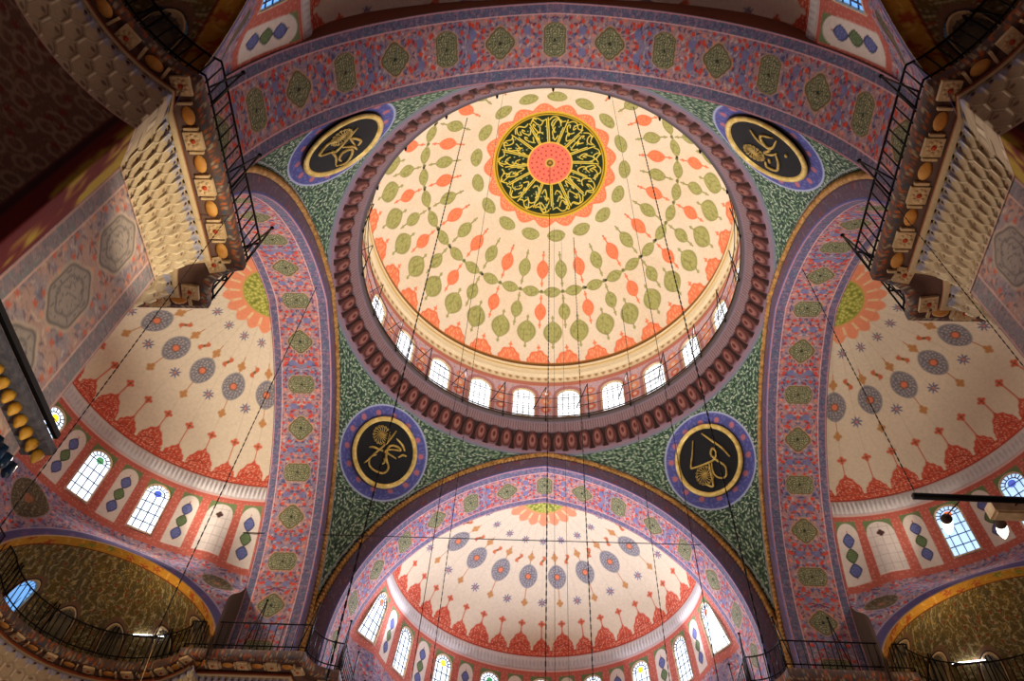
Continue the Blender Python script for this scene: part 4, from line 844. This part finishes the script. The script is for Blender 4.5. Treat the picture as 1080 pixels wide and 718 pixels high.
# fluorescent tubes clipped to the railings
def tube(p, p2, lab):
    a, b_ = [np.array(v) for v in (p, p2)]; e = empty('fluorescent_tube', W3(a).tolist()); tag(e, lab, 'lamp')
    b = MB(); b.tube([a, b_], .0032, 8); b.build('lit_glass', M_TUBE, e); b = MB(); u = (b_ - a) / np.linalg.norm(b_ - a); b.box((a + b_) / 2 + [0, 0, -.006], u * np.linalg.norm(b_ - a) * .52, np.cross(u, [0, 0, 1]) * .004, (0, 0, .003)); b.build('batten', M_BROWN, e, False)
tube(at_z(140, 671, 1.872) + (1.88,), at_z(171, 673, 1.872) + (1.88,), 'short white fluorescent tube on the railing in front of the lower left exedra')
tube(at_z(1004, 702, 1.872) + (1.88,), at_z(1040, 698, 1.872) + (1.88,), 'short white fluorescent tube on the railing in front of the lower right exedra')
b = MB(); a = np.array(at_z(165, 673, 1.872) + (1.87,)); c = np.array(at_z(148, 720, 1.55) + (1.55,)); b.tube([a, (a + c) / 2 + [0, 0, -.01], c], .0016, 5); tag(b.build('lamp_flex', M_CREAM, None), 'pale flex hanging from the fluorescent tube at the lower left', 'cable')

# ================================================================== light
def light(kind, name, p, power, col, size=.5, target=None, spot=None, blend=.5):
    l = bpy.data.lights.new(name, kind); l.energy = power; l.color = col
    if kind == 'AREA': l.size = size
    else: l.shadow_soft_size = size
    if spot: l.spot_size = math.radians(spot); l.spot_blend = blend
    o = bpy.data.objects.new(name, l); COL.objects.link(o); o.location = W3(p).tolist()
    if target is not None: o.rotation_euler = (Vector(W3(target)) - o.location).to_track_quat('-Z', 'Y').to_euler()
    return o
for i in range(6):                                             # unseen upward spots added at chandelier height to brighten the dome
    a = i * PI / 3; light('SPOT', 'unseen_chandelier_fill', (.4 * math.cos(a), .4 * math.sin(a), .3), 3000, (1, .93, .87), .5, (.15 * math.cos(a), .15 * math.sin(a), 4), 60, .8)
for i in range(8):
    a = i * PI / 4 + .3; light('POINT', 'unseen_chandelier_fill', (.75 * math.cos(a), .75 * math.sin(a), .35), 90 if math.sin(a) < 0 else 340, (1, .86, .70), .5)  # unseen chandelier lamps, kept weaker on the near side to darken its corners
# daylight pouring through the windows
def day(side, ang, z, power, col, tz):
    r = .68; t = math.radians(ang); p = rot(side, np.array([r * math.sin(t), BK + r * math.cos(t), z])); q = rot(side, np.array([0, .4, tz])); l = light('AREA', 'window_daylight', p, power, col, 1.2, q); return l
for a in (-62, -20, 20, 62): day('front', a, 2.33, 330, (.86, .86, 1.0), 2.7)
for a in (16, 36, 56): day('left', a, 2.33, 240, (1, .90, .76), 2.4)
for a in (36, 56): day('right', a, 2.33, 105, (1, .88, .74), 2.5)
for k in range(12):
    a = 2 * PI * k / 12; light('AREA', 'window_daylight', (.90 * math.sin(a), .90 * math.cos(a), 3.48), 85, (1, .97, .92), .8, (-.2 * math.sin(a), -.2 * math.cos(a), 3.9))
light('SPOT', 'added_pier_spot', (-.45, -1.25, .55), 800, (1, .88, .66), .1, (-.9, -1.15, 1.03), 42, .9)  # added spot that warms the near left pier wall, no fitting there
light('SPOT', 'added_pier_spot', (-.35, -1.0, 1.2), 1300, (1, .85, .6), .15, (-.9, -1.10, 1.62), 40, .8)  # added spot that brightens the near left muqarnas
light('SPOT', 'added_pier_spot', (.35, -1.0, 1.2), 200, (1, .82, .62), .15, (.9, -1.10, 1.62), 40, .8)  # weaker added spot on the near right muqarnas
for sx in (-1, 1): light('POINT', 'exedra_lamp', (sx * 1.50, .62, 1.84), 45, (1, .72, .35), .05)
w = bpy.data.worlds.new('world'); w.use_nodes = True; w.node_tree.nodes['Background'].inputs[0].default_value = (.5, .6, .8, 1); w.node_tree.nodes['Background'].inputs[1].default_value = .02; scene.world = w
vs = scene.view_settings; vs.view_transform = 'Standard'; vs.look = 'None'; vs.exposure = 0; vs.gamma = 1; vs.use_curve_mapping = False
scene.cycles.max_bounces = 5; scene.cycles.diffuse_bounces = 3; scene.cycles.sample_clamp_indirect = 4
